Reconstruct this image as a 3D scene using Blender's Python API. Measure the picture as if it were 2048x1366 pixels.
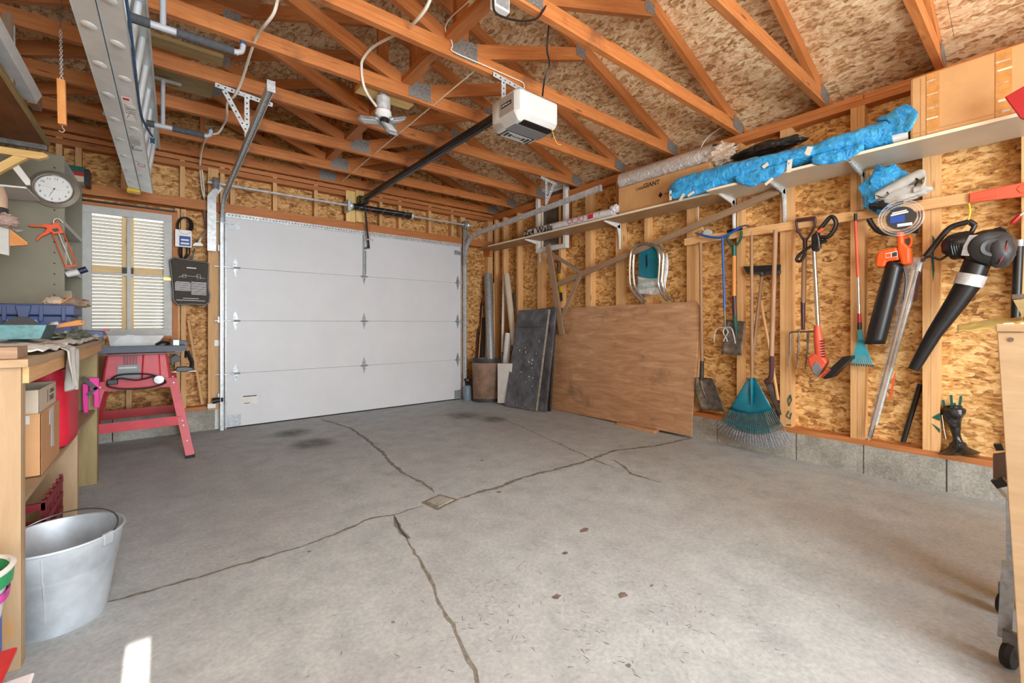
import bpy, bmesh, math, random
from mathutils import Vector, Matrix
random.seed(7)
for o in list(bpy.data.objects): bpy.data.objects.remove(o)
SC = bpy.context.scene
COL = SC.collection

# ---------------------------------------------------------------- camera
FPX, CX, CY = 870.6, 1024.0, 647.0
YAW = math.radians(38.72)
CAMZ = 1.043
cam = bpy.data.cameras.new('camera'); camo = bpy.data.objects.new('camera', cam); COL.objects.link(camo)
cam.sensor_width = 36.0; cam.lens = FPX / 2048 * 36.0
cam.shift_y = -(683.0 - CY) / 2048
cam.clip_start = 0.02
camo.location = (0, 0, CAMZ); camo.rotation_euler = (math.radians(90), 0, -YAW)
SC.camera = camo

# ---------------------------------------------------------------- light
SC.view_settings.view_transform = 'Standard'
SC.view_settings.look = 'None'
SC.view_settings.gamma = 1.0
SC.view_settings.use_curve_mapping = False
SC.view_settings.exposure = -0.2
SC.cycles.max_bounces = 8; SC.cycles.diffuse_bounces = 4; SC.cycles.glossy_bounces = 3; SC.cycles.transmission_bounces = 4; SC.cycles.transparent_max_bounces = 8
SC.cycles.caustics_reflective = False; SC.cycles.caustics_refractive = False
world = bpy.data.worlds.new('daylight'); SC.world = world; world.use_nodes = True
wn = world.node_tree.nodes; wl = world.node_tree.links; wn.clear()
wo = wn.new('ShaderNodeOutputWorld'); wb = wn.new('ShaderNodeBackground')
wb.inputs[0].default_value = (0.86, 0.93, 1.0, 1); wb.inputs[1].default_value = 3.0
wl.new(wb.outputs[0], wo.inputs[0])
sl = bpy.data.lights.new('sun', 'SUN'); sl.energy = 30.0; sl.angle = 0.003; sl.color = (1, 0.95, 0.87)
so = bpy.data.objects.new('sun', sl); COL.objects.link(so)
so.rotation_euler = (math.radians(90 - 22.9), 0, 0)    # shines along +Y, low
def area(name, loc, rot, sx, sy, power, color):
    l = bpy.data.lights.new(name, 'AREA'); l.shape = 'RECTANGLE'; l.size = sx; l.size_y = sy; l.energy = power; l.color = color
    o = bpy.data.objects.new(name, l); COL.objects.link(o); o.location = loc; o.rotation_euler = rot
    return o
# fill light added at the unseen rear opening to brighten the room
area('added_rear_fill', (.95, -3.18, 1.15), (math.radians(107), 0, 0), 2.2, 2.1, 370, (0.85, 0.95, 1.0))
# two unseen fill lights added overhead behind the camera for brightness
area('added_ceiling_fill', (.2, -.75, 2.56), (math.radians(28), 0, 0), .35, 1.5, 42, (0.88, 0.955, 1.0))
area('added_ceiling_fill', (.9, -.75, 2.56), (math.radians(28), 0, 0), .35, 1.5, 50, (0.88, 0.955, 1.0))

# ---------------------------------------------------------------- pixel helpers: a photo pixel and a known plane give a point
_s, _c = math.sin(YAW), math.cos(YAW)
def ray(px, py):
    r = (px - CX) / FPX
    return Vector((r * _c + _s, -r * _s + _c, (CY - py) / FPX))
def ax(px, py, X): d = ray(px, py); t = X / d.x; return Vector((X, d.y * t, CAMZ + d.z * t))
def ay(px, py, Y): d = ray(px, py); t = Y / d.y; return Vector((d.x * t, Y, CAMZ + d.z * t))
def az(px, py, Z): d = ray(px, py); t = (Z - CAMZ) / d.z; return Vector((d.x * t, d.y * t, Z))
def ad(px, py, F): d = ray(px, py); return Vector((d.x * F, d.y * F, CAMZ + d.z * F))     # F = depth along the optical axis

# ---------------------------------------------------------------- mesh builder
def V(*a): return Vector(a)
class MB:
    def __init__(s): s.v = []; s.f = []; s.uv = []
    def poly(s, pts, uvs=None):
        b = len(s.v); s.v += [tuple(p) for p in pts]
        s.f.append(tuple(range(b, b + len(pts)))); s.uv.append(uvs or [(0, 0)] * len(pts)); return s
    def obox(s, c, a, b, d, ha, hb, hd):
        c = Vector(c); a = Vector(a) * ha; b = Vector(b) * hb; d = Vector(d) * hd
        k = len(s.v)
        for i in (-1, 1):
            for j in (-1, 1):
                for l in (-1, 1): s.v.append(tuple(c + a * i + b * j + d * l))
        hs = (ha, hb, hd); m = hs.index(max(hs)); ru, rv = random.random() * 9, random.random() * 9
        crd = [((i, j, l)) for i in (-1, 1) for j in (-1, 1) for l in (-1, 1)]
        for q in ((0, 1, 3, 2), (4, 6, 7, 5), (0, 4, 5, 1), (2, 3, 7, 6), (0, 2, 6, 4), (1, 5, 7, 3)):
            s.f.append(tuple(k + i for i in q)); uu = []
            for i in q:
                cc = crd[i]; o = [cc[t] * hs[t] for t in range(3) if t != m]
                uu.append((cc[m] * hs[m] + ru, o[0] + 1.7 * o[1] + rv))
            s.uv.append(uu)
        return s
    def box(s, x0, x1, y0, y1, z0, z1):
        return s.obox(((x0 + x1) / 2, (y0 + y1) / 2, (z0 + z1) / 2), (1, 0, 0), (0, 1, 0), (0, 0, 1), abs(x1 - x0) / 2, abs(y1 - y0) / 2, abs(z1 - z0) / 2)
    def bar(s, p0, p1, w, h, up=(0, 0, 1)):
        p0 = Vector(p0); p1 = Vector(p1); L = p1 - p0; l = L.normalized(); u = Vector(up)
        sd = l.cross(u)
        if sd.length < 1e-4: sd = l.cross(Vector((1, 0, 0)))
        sd.normalize(); u = sd.cross(l).normalized()
        return s.obox((p0 + p1) / 2, l, sd, u, L.length / 2, w / 2, h / 2)
    def tube(s, pts, r, n=8, closed=False, cap=True, flat=1.0, up=None):
        pts = [Vector(p) for p in pts]; m = len(pts); rr = r if isinstance(r, (list, tuple)) else [r] * m
        k = len(s.v); prev = None
        for i, p in enumerate(pts):
            if closed: t = pts[(i + 1) % m] - pts[i - 1]
            else: t = pts[min(i + 1, m - 1)] - pts[max(i - 1, 0)]
            t.normalize()
            if prev is None:
                a = Vector(up) if up else (Vector((0, 0, 1)) if abs(t.z) < 0.9 else Vector((1, 0, 0)))
            else: a = prev
            a = a - t * a.dot(t)
            if a.length < 1e-5: a = t.orthogonal()
            a.normalize(); prev = a; b = t.cross(a)
            for j in range(n):
                th = 2 * math.pi * j / n; s.v.append(tuple(p + a * (math.cos(th) * rr[i] * flat) + b * (math.sin(th) * rr[i])))
        cum = 0
        for i in range(m if closed else m - 1):
            i2 = (i + 1) % m; ln = (pts[i2] - pts[i]).length
            for j in range(n):
                j2 = (j + 1) % n; s.f.append((k + i * n + j, k + i * n + j2, k + i2 * n + j2, k + i2 * n + j))
                s.uv.append([(cum, j / n * .2), (cum, (j + 1) / n * .2), (cum + ln, (j + 1) / n * .2), (cum + ln, j / n * .2)])
            cum += ln
        if cap and not closed:
            s.f.append(tuple(k + j for j in reversed(range(n)))); s.uv.append([(0, 0)] * n)
            s.f.append(tuple(k + (m - 1) * n + j for j in range(n))); s.uv.append([(0, 0)] * n)
        return s
    def cyl(s, p0, p1, r0, r1=None, n=12, cap=True): return s.tube([p0, p1], [r0, r0 if r1 is None else r1], n, cap=cap)
    def lathe(s, prof, o, axis=(0, 0, 1), n=24, sx=1.0, sy=1.0, xdir=None):
        o = Vector(o); z = Vector(axis).normalized(); x = Vector(xdir) if xdir else z.orthogonal(); x = (x - z * x.dot(z)).normalized(); y = z.cross(x); k = len(s.v)
        for (r, h) in prof:
            for j in range(n):
                t = 2 * math.pi * j / n; s.v.append(tuple(o + z * h + x * (r * math.cos(t) * sx) + y * (r * math.sin(t) * sy)))
        for i in range(len(prof) - 1):
            for j in range(n):
                j2 = (j + 1) % n; s.f.append((k + i * n + j, k + i * n + j2, k + (i + 1) * n + j2, k + (i + 1) * n + j))
                s.uv.append([(j / n, prof[i][1]), ((j + 1) / n, prof[i][1]), ((j + 1) / n, prof[i + 1][1]), (j / n, prof[i + 1][1])])
        return s
    def prism(s, pts, vec):
        pts = [Vector(p) for p in pts]; vec = Vector(vec); m = len(pts); k = len(s.v)
        e = (pts[1] - pts[0]).normalized(); nrm = vec.normalized(); e2 = nrm.cross(e)
        s.v += [tuple(p) for p in pts] + [tuple(p + vec) for p in pts]
        uv = [((p - pts[0]).dot(e), (p - pts[0]).dot(e2)) for p in pts]
        s.f.append(tuple(range(k, k + m))); s.uv.append(uv)
        s.f.append(tuple(reversed(range(k + m, k + 2 * m)))); s.uv.append(list(reversed(uv)))
        for i in range(m):
            j = (i + 1) % m; s.f.append((k + j, k + i, k + m + i, k + m + j)); s.uv.append([uv[j], uv[i], uv[i], uv[j]])
        return s
    def grid(s, fn, nu, nv, wrap=False):
        k = len(s.v)
        for i in range(nu + 1):
            for j in range(nv if wrap else nv + 1): s.v.append(tuple(fn(i / nu, j / nv)))
        m = nv if wrap else nv + 1
        for i in range(nu):
            for j in range(nv):
                j2 = (j + 1) % m if wrap else j + 1
                s.f.append((k + i * m + j, k + i * m + j2, k + (i + 1) * m + j2, k + (i + 1) * m + j))
                s.uv.append([(i / nu, j / nv), (i / nu, (j + 1) / nv), ((i + 1) / nu, (j + 1) / nv), ((i + 1) / nu, j / nv)])
        return s
    def mesh(s, name, m, smooth=False, angle=35):
        me = bpy.data.meshes.new(name); me.from_pydata(s.v, [], s.f)
        ul = me.uv_layers.new(name='UVMap'); i = 0
        for fu in s.uv:
            for u in fu: ul.data[i].uv = u; i += 1
        bm = bmesh.new(); bm.from_mesh(me); bmesh.ops.recalc_face_normals(bm, faces=bm.faces[:]); bm.to_mesh(me); bm.free()
        me.materials.append(m)
        if smooth:
            me.polygons.foreach_set('use_smooth', [True] * len(me.polygons)); me.set_sharp_from_angle(angle=math.radians(angle))
        me.update(); return me
    def build(s, name, m, parent=None, smooth=False, bevel=0, solid=0, angle=35, sub=0):
        o = bpy.data.objects.new(name, s.mesh(name, m, smooth, angle)); COL.objects.link(o)
        if parent is None:                                  # a one-mesh thing: origin at the middle of its base
            xs = [v[0] for v in s.v]; ys = [v[1] for v in s.v]; zs = [v[2] for v in s.v]
            c = Vector(((min(xs) + max(xs)) / 2, (min(ys) + max(ys)) / 2, min(zs))); o.data.transform(Matrix.Translation(-c)); o.location = c
        else: hook(o, parent)
        if solid: md = o.modifiers.new('solid', 'SOLIDIFY'); md.thickness = solid; md.offset = 0
        if bevel: md = o.modifiers.new('bevel', 'BEVEL'); md.width = bevel; md.segments = 2; md.limit_method = 'ANGLE'; md.angle_limit = math.radians(40)
        if sub: md = o.modifiers.new('sub', 'SUBSURF'); md.levels = sub; md.render_levels = sub
        return o
def wloc(o):
    p = Vector((0, 0, 0))
    while o: p += o.location; o = o.parent
    return p
def hook(o, parent):
    o.parent = parent; w = wloc(parent)
    o.data.transform(Matrix.Translation(-w))
def empty(name, loc):
    o = bpy.data.objects.new(name, None); COL.objects.link(o); o.location = loc; o.empty_display_size = .1; return o
def tag(o, label, cat, group=None):
    o['label'] = label; o['category'] = cat
    if group: o['group'] = group
    return o
def thing(name, label, cat, loc, group=None): return tag(empty(name, loc), label, cat, group)
def struct(o, label=None):
    o['kind'] = 'structure'
    if label: o['label'] = label
    return o
def copy_tree(o, parent=None):
    c = o.copy(); COL.objects.link(c); c.parent = parent
    for ch in list(o.children): copy_tree(ch, c)
    return c
def bez(pts, n=8):                                       # smooth curve through points
    pts = [Vector(p) for p in pts]; out = []
    for i in range(len(pts) - 1):
        p0 = pts[max(i - 1, 0)]; p1 = pts[i]; p2 = pts[i + 1]; p3 = pts[min(i + 2, len(pts) - 1)]
        for k in range(n):
            t = k / n; out.append(.5 * ((2 * p1) + (p2 - p0) * t + (2 * p0 - 5 * p1 + 4 * p2 - p3) * t * t + (3 * p1 - p0 - 3 * p2 + p3) * t ** 3))
    out.append(pts[-1]); return out
def arc(c, u, v, r, a0, a1, n=10):
    c = Vector(c); u = Vector(u); v = Vector(v)
    return [c + u * (r * math.cos(math.radians(a0 + (a1 - a0) * i / n))) + v * (r * math.sin(math.radians(a0 + (a1 - a0) * i / n))) for i in range(n + 1)]
def text(s, o, xd, yd, h, m, parent, name='lettering', align='LEFT', width=None, bold=0.0, ext=0.0006):
    cu = bpy.data.curves.new(name, 'FONT'); cu.body = s; cu.align_x = align; cu.align_y = 'CENTER'; cu.size = h; cu.extrude = ext / 2; cu.offset = bold
    cu.resolution_u = 3
    t = bpy.data.objects.new(name, cu); COL.objects.link(t); bpy.context.view_layer.update()
    me = bpy.data.meshes.new_from_object(t); bpy.data.objects.remove(t)
    x = Vector(xd).normalized(); y = Vector(yd); y = (y - x * y.dot(x)).normalized(); z = x.cross(y)
    sx = 1.0
    if width and len(me.vertices):
        xs = [v.co.x for v in me.vertices]; sx = width / max(1e-6, max(xs) - min(xs))
    M = Matrix(((x.x * sx, y.x, z.x, o[0]), (x.y * sx, y.y, z.y, o[1]), (x.z * sx, y.z, z.z, o[2]), (0, 0, 0, 1)))
    me.transform(M); me.materials.clear(); me.materials.append(m)
    ob = bpy.data.objects.new(name, me); COL.objects.link(ob); hook(ob, parent); return ob
# ---------------------------------------------------------------- materials (all procedural)
def s2l(c): return tuple((x / 255 / 12.92 if x <= 10 else ((x / 255 + .055) / 1.055) ** 2.4) for x in c)
class NT:
    def __init__(s, name):
        s.m = bpy.data.materials.new(name); s.m.use_nodes = True; s.t = s.m.node_tree; s.n = s.t.nodes; s.l = s.t.links
        s.b = s.n['Principled BSDF']
    def N(s, ty, **kw):
        n = s.n.new(ty)
        for k, v in kw.items():
            if k.startswith('i_'): n.inputs[k[2:].replace('_', ' ')].default_value = v
            else: setattr(n, k, v)
        return n
    def L(s, a, b): s.l.new(a, b)
    def ramp(s, fac, stops):
        r = s.N('ShaderNodeValToRGB'); e = r.color_ramp.elements
        while len(e) < len(stops): e.new(0.5)
        for i, (p, c) in enumerate(stops): e[i].position = p; e[i].color = tuple(s2l(c)) + (1,)
        s.L(fac, r.inputs[0]); return r.outputs[0]
    def mix(s, fac, a, b, mode='MIX'):
        r = s.N('ShaderNodeMix', data_type='RGBA', blend_type=mode)
        for v, k in ((fac, 0), (a, 6), (b, 7)):
            if hasattr(v, 'is_linked'): s.L(v, r.inputs[k])
            elif k == 0: r.inputs[0].default_value = v
            else: r.inputs[k].default_value = tuple(s2l(v)) + (1,)
        return r.outputs[2]
    def noise(s, vec, scale, detail=4, rough=.55, dist=0.0):
        n = s.N('ShaderNodeTexNoise'); n.inputs['Scale'].default_value = scale; n.inputs['Detail'].default_value = detail; n.inputs['Roughness'].default_value = rough; n.inputs['Distortion'].default_value = dist
        if vec: s.L(vec, n.inputs['Vector'])
        return n.outputs[0]
    def mapping(s, vec, scale=(1, 1, 1), rot=(0, 0, 0), loc=(0, 0, 0)):
        n = s.N('ShaderNodeMapping'); n.inputs['Scale'].default_value = scale; n.inputs['Rotation'].default_value = rot; n.inputs['Location'].default_value = loc; s.L(vec, n.inputs[0]); return n.outputs[0]
    def bump(s, h, strength=.3, dist=.004):
        b = s.N('ShaderNodeBump'); b.inputs['Strength'].default_value = strength; b.inputs['Distance'].default_value = dist; s.L(h, b.inputs['Height']); s.L(b.outputs[0], s.b.inputs['Normal'])
    def math(s, op, a, b=None, c=None):
        n = s.N('ShaderNodeMath', operation=op)
        for i, v in enumerate((a, b, c)):
            if v is None: continue
            if hasattr(v, 'is_linked'): s.L(v, n.inputs[i])
            else: n.inputs[i].default_value = v
        return n.outputs[0]
    def coord(s, k='Object'): return s.N('ShaderNodeTexCoord').outputs[k]
    def col(s, o): s.L(o, s.b.inputs['Base Color'])

def plain(name, c, rough=.5, metal=0.0, var=.08, scale=12, alpha=1.0, trans=0.0, bump=0.0, coat=0.0, sheen=0.0):
    t = NT(name); b = t.b
    b.inputs['Roughness'].default_value = rough; b.inputs['Metallic'].default_value = metal
    if var > 0:
        n = t.noise(t.coord(), scale, 5, .6)
        t.col(t.ramp(n, [(.3, tuple(max(0, x * (1 - var)) for x in c)), (.7, tuple(min(255, x * (1 + var * .6)) for x in c))]))
        if bump: t.bump(n, bump, .003)
    else: b.inputs['Base Color'].default_value = s2l(c) + (1,)
    if alpha < 1: b.inputs['Alpha'].default_value = alpha
    if trans: b.inputs['Transmission Weight'].default_value = trans; b.inputs['IOR'].default_value = 1.3
    if coat: b.inputs['Coat Weight'].default_value = coat
    return t.m

def wood(name, light, dark, grain=22, rough=.62, knots=True, vary=.18, stain=0.0, knotc=(95, 55, 25)):
    t = NT(name); uv = t.coord('UV'); t.b.inputs['Roughness'].default_value = rough
    oi = t.N('ShaderNodeObjectInfo').outputs['Random']
    cmb = t.N('ShaderNodeCombineXYZ'); t.L(t.math('MULTIPLY', oi, 31.7), cmb.inputs[0]); t.L(t.math('MULTIPLY', oi, 17.3), cmb.inputs[1])
    ad_ = t.N('ShaderNodeVectorMath', operation='ADD'); t.L(uv, ad_.inputs[0]); t.L(cmb.outputs[0], ad_.inputs[1]); uv = ad_.outputs[0]
    g = t.noise(t.mapping(uv, (1.6, grain, 1)), 2.2, 5, .62, .8)
    big = t.noise(t.mapping(uv, (1.2, 3.5, 1)), 1.6, 3, .5)
    c = t.ramp(g, [(.25, dark), (.5, tuple((a + b) / 2 for a, b in zip(light, dark))), (.72, light)])
    c = t.mix(t.math('MULTIPLY', big, .35), c, dark)
    if knots:
        vo = t.N('ShaderNodeTexVoronoi'); vo.inputs['Scale'].default_value = 2.6; t.L(t.mapping(uv, (1, 3.2, 1)), vo.inputs['Vector'])
        k = t.N('ShaderNodeMapRange'); k.inputs[1].default_value = .05; k.inputs[2].default_value = .13; k.inputs[3].default_value = .75; k.inputs[4].default_value = 0; t.L(vo.outputs[0], k.inputs[0])
        c = t.mix(k.outputs[0], c, knotc)
    if stain:
        sn = t.noise(t.coord(), 3.0, 4, .6); mr = t.N('ShaderNodeMapRange'); mr.inputs[1].default_value = .56; mr.inputs[2].default_value = .72; mr.inputs[4].default_value = stain; t.L(sn, mr.inputs[0])
        c = t.mix(mr.outputs[0], c, (62, 45, 38))
    hv = t.N('ShaderNodeHueSaturation'); t.L(c, hv.inputs['Color'])
    t.L(t.math('MULTIPLY_ADD', oi, 2 * vary, 1 - vary), hv.inputs['Value'])
    t.col(hv.outputs[0]); t.bump(g, .12, .002); return t.m

def osb(name, pale, mid, dark, axes, rough=.7, sc=1.0):
    """strand board: layers of stretched voronoi flakes. axes = which two object axes lie in the board"""
    t = NT(name); t.b.inputs['Roughness'].default_value = rough; ob = t.coord('Object')
    sp = t.N('ShaderNodeSeparateXYZ'); t.L(ob, sp.inputs[0]); cb = t.N('ShaderNodeCombineXYZ')
    t.L(sp.outputs[axes[0]], cb.inputs[0]); t.L(sp.outputs[axes[1]], cb.inputs[1]); p = cb.outputs[0]
    wob = t.N('ShaderNodeTexNoise'); wob.inputs['Scale'].default_value = 5; wob.inputs['Detail'].default_value = 2; t.L(p, wob.inputs['Vector'])
    vm = t.N('ShaderNodeVectorMath', operation='MULTIPLY_ADD'); vm.inputs[1].default_value = (.06, .06, 0); t.L(wob.outputs['Color'], vm.inputs[0]); t.L(p, vm.inputs[2]); p = vm.outputs[0]
    def flakes(rot, scale, st):
        v = t.N('ShaderNodeTexVoronoi'); v.inputs['Scale'].default_value = scale * sc; t.L(t.mapping(p, (1, st, 1), (0, 0, rot)), v.inputs['Vector'])
        q = t.N('ShaderNodeSeparateColor'); t.L(v.outputs['Color'], q.inputs[0]); return q.outputs[0], v.outputs['Distance']
    a, da = flakes(.3, 15, 2.3); b, db = flakes(1.75, 17, 2.5); c, dc = flakes(-.75, 16, 2.2); d, dd = flakes(2.4, 42, 2.4)
    m1 = t.noise(p, 9, 2); m2 = t.noise(t.mapping(p, loc=(7, 3, 0)), 10, 2)
    def sel(f, x, y):
        r = t.N('ShaderNodeMapRange'); r.inputs[1].default_value = .47; r.inputs[2].default_value = .53; t.L(f, r.inputs[0])
        k = t.N('ShaderNodeMix'); t.L(r.outputs[0], k.inputs[0]); t.L(x, k.inputs[2]); t.L(y, k.inputs[3]); return k.outputs[0]
    f = sel(m1, a, b); f = sel(m2, f, c)
    k = t.N('ShaderNodeMix'); k.inputs[0].default_value = .36; t.L(f, k.inputs[2]); t.L(d, k.inputs[3]); f = k.outputs[0]
    fine = t.noise(t.mapping(p, (1, 2.2, 1), (0, 0, .9)), 55, 3, .7)
    k = t.N('ShaderNodeMix'); k.inputs[0].default_value = .3; t.L(f, k.inputs[2]); t.L(fine, k.inputs[3]); f = k.outputs[0]
    col = t.ramp(f, [(.16, tuple(x * .62 for x in dark)), (.3, dark), (.48, mid), (.66, pale), (.85, tuple(min(255, x * 1.08) for x in pale))])
    big = t.noise(p, 1.3, 3); col = t.mix(t.math('MULTIPLY', big, .3), col, dark)
    t.col(col); return t.m

M = {}
M['osb_right'] = osb('strand_board_wall', (240, 198, 136), (216, 164, 96), (164, 112, 56), (1, 2))
M['osb_far'] = osb('strand_board_far_wall', (228, 182, 120), (200, 146, 82), (152, 100, 50), (0, 2))
M['osb_roof'] = osb('strand_board_roof', (250, 226, 188), (230, 190, 144), (182, 138, 94), (1, 0), sc=1.05)
M['stud'] = wood('stud_pine', (232, 190, 136), (204, 152, 98), vary=.1)
M['truss'] = wood('truss_spruce', (216, 142, 80), (168, 96, 46), grain=16, vary=.14, stain=.55, knotc=(90, 40, 15))
M['plate_wood'] = wood('wall_plate_spruce', (212, 140, 80), (166, 98, 50), vary=.1)
M['pale_ply'] = wood('bench_plywood', (188, 160, 128), (164, 136, 102), grain=10, vary=.04, knotc=(190, 140, 80))
M['pale_pine'] = wood('fresh_pine', (246, 214, 150), (222, 178, 104), grain=14, vary=.05)
M['old_ply'] = wood('weathered_plywood', (214, 172, 132), (160, 116, 82), grain=9, knots=False, vary=.03, stain=.45)
M['grey_wood'] = wood('greyed_wood', (178, 148, 120), (138, 108, 84), grain=18, vary=.1)
M['handle'] = wood('ash_handle', (186, 150, 118), (146, 108, 78), grain=14, knots=False, vary=.1)
M['handle_new'] = wood('varnished_handle', (228, 160, 90), (196, 124, 60), grain=14, knots=False, vary=.05)
M['dark_ply'] = wood('brown_hardboard', (150, 92, 40), (104, 58, 22), grain=6, knots=False, vary=.05)
M['treated'] = wood('treated_plywood', (178, 158, 112), (136, 116, 76), grain=8, vary=.05)
M['galv'] = plain('galvanized_steel', (206, 210, 212), .42, .3, .14, 30)
M['galv_dark'] = plain('galvanized_steel_dull', (168, 172, 176), .42, .5, .15, 40)
M['gusset'] = plain('truss_plate', (150, 148, 146), .5, .6, .35, 130)
M['steel'] = plain('bare_steel', (120, 118, 116), .45, .85, .2, 25)
M['aluminium'] = plain('ladder_aluminium', (222, 226, 228), .42, .3, .05, 8)
M['chrome'] = plain('bright_tube', (210, 212, 212), .2, .95, .05, 8)
M['door_white'] = plain('door_white_paint', (216, 218, 222), .45, 0, .02, 3)
M['white'] = plain('white_plastic', (236, 236, 234), .4, 0, .03, 6)
M['white_paint'] = plain('white_paint', (228, 226, 222), .5, 0, .05, 10)
M['grey_paint'] = plain('grey_white_paint', (196, 196, 192), .5, 0, .06, 10)
M['melamine'] = plain('shelf_melamine', (205, 192, 172), .4, 0, .04, 3)
M['melamine_edge'] = plain('shelf_edge', (240, 226, 200), .5, 0, .03, 6)
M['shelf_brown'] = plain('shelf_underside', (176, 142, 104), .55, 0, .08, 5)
M['black'] = plain('black_plastic', (26, 26, 28), .38, 0, .2, 20)
M['black_rubber'] = plain('black_rubber', (30, 30, 31), .7, 0, .15, 20)
M['dark_grey'] = plain('dark_grey_plastic', (58, 58, 60), .45, 0, .1, 20)
M['mid_grey'] = plain('grey_plastic', (128, 130, 134), .45, 0, .05, 8)
M['orange'] = plain('orange_plastic', (240, 92, 36), .35, 0, .05, 8)
M['orange_red'] = plain('orange_red_plastic', (228, 92, 62), .4, 0, .05, 8)
M['teal'] = plain('teal_plastic', (14, 116, 138), .3, 0, .12, 9, coat=.3)
M['teal_dark'] = plain('teal_plastic_dirty', (44, 88, 96), .5, 0, .3, 40)
M['tine_dirty'] = plain('rake_tine_worn', (128, 128, 136), .6, 0, .3, 60)
M['blue_paint'] = plain('blue_enamel', (28, 92, 176), .35, 0, .08, 14)
M['green_paint'] = plain('green_enamel', (22, 88, 74), .35, 0, .1, 14)
M['maroon'] = plain('maroon_enamel', (74, 40, 46), .4, 0, .1, 14)
M['blade'] = plain('worn_blade_steel', (120, 110, 100), .5, .55, .35, 22)
M['blade_dark'] = plain('dark_blade_steel', (76, 68, 64), .5, .5, .3, 22)
M['navy'] = plain('navy_plastic', (62, 78, 122), .45, 0, .06, 6)
M['red'] = plain('red_paint', (176, 16, 26), .38, 0, .06, 6, coat=.25)
M['red_can'] = plain('red_fuel_can', (206, 30, 56), .5, 0, .08, 7)
M['saw_red'] = plain('saw_red_paint', (196, 52, 66), .42, 0, .1, 6)
M['magenta'] = plain('magenta_plastic', (226, 22, 150), .4, 0, .04, 6)
M['yellow'] = plain('yellow_plastic', (240, 192, 24), .45, 0, .05, 6)
M['zinc'] = plain('zinc_bucket', (186, 194, 202), .48, .35, .14, 7)
M['cardboard'] = plain('cardboard', (206, 158, 106), .75, 0, .05, 5)
M['cardboard_dark'] = plain('cardboard_brown', (196, 146, 100), .75, 0, .06, 5)
M['cardboard_pale'] = plain('cardboard_pale', (202, 186, 164), .75, 0, .04, 5)
M['tape'] = plain('packing_tape', (206, 146, 82), .18, 0, .1, 30, coat=.6)
M['tape_white'] = plain('masking_tape', (232, 222, 206), .5, 0, .05, 20)
M['ink'] = plain('black_print', (34, 30, 28), .7, 0, 0)
M['white_ink'] = plain('white_print', (232, 232, 232), .7, 0, 0)
M['blue_ink'] = plain('blue_print', (44, 82, 168), .6, 0, 0)
M['red_ink'] = plain('red_print', (214, 44, 52), .6, 0, 0)
M['cloth'] = plain('off_white_cloth', (226, 224, 220), .9, 0, .12, 40, bump=.4)
M['cloth_grey'] = plain('grey_bag_cloth', (186, 182, 176), .85, 0, .08, 25, bump=.3)
M['bag_dark'] = plain('dark_grey_fabric', (72, 66, 60), .85, 0, .08, 30)
M['cable'] = plain('white_cable', (236, 228, 214), .5, 0, 0)
M['cabinet'] = plain('cabinet_grey_green', (128, 122, 104), .5, .2, .07, 3)
M['rope'] = plain('blue_rope', (52, 84, 120), .8, 0, .2, 60)
M['foam_dark'] = plain('foam_sleeve', (72, 74, 78), .85, 0, .15, 60)
M['conduit'] = plain('grey_conduit', (176, 180, 186), .4, 0, .05, 8)
M['glass'] = plain('window_glass', (235, 240, 240), .05, 0, 0, alpha=.07)
M['stone_dark'] = plain('dark_slab', (92, 92, 98), .6, 0, .32, 9)
M['stone_edge'] = plain('slab_edge', (150, 142, 124), .7, 0, .25, 30)
M['rust'] = plain('rusty_bin', (140, 112, 94), .65, .1, .24, 7)
M['clear'] = plain('clear_plastic', (236, 230, 226), .12, 0, .05, 20, alpha=.2)
M['clear_grey'] = plain('cloudy_plastic_guard', (206, 208, 208), .25, 0, .1, 10, alpha=.55)

def film(name, c, dark, rough=.22):
    t = NT(name); t.b.inputs['Roughness'].default_value = rough; n = t.noise(t.coord(), 16, 6, .65, 1.5)
    t.col(t.ramp(n, [(.3, dark), (.62, c)])); t.bump(n, .9, .02); t.b.inputs['Coat Weight'].default_value = .4; return t.m
M['blue_film'] = film('blue_plastic_film', (70, 186, 246), (22, 140, 222))
M['black_film'] = film('black_plastic_film', (22, 22, 24), (8, 8, 9))
M['white_film'] = film('white_plastic_bag', (240, 240, 242), (222, 222, 228))
M['bubble'] = film('bubble_wrap', (236, 232, 228), (196, 192, 188), .16)
M['bubble'].node_tree.nodes['Principled BSDF'].inputs['Metallic'].default_value = .35
M['pale_film'] = film('crumpled_clear_film', (226, 206, 186), (190, 160, 130), .2)
M['yellow_film'] = plain('yellowed_plastic_sheet', (196, 176, 96), .3, 0, .2, 8, alpha=.72)

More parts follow.
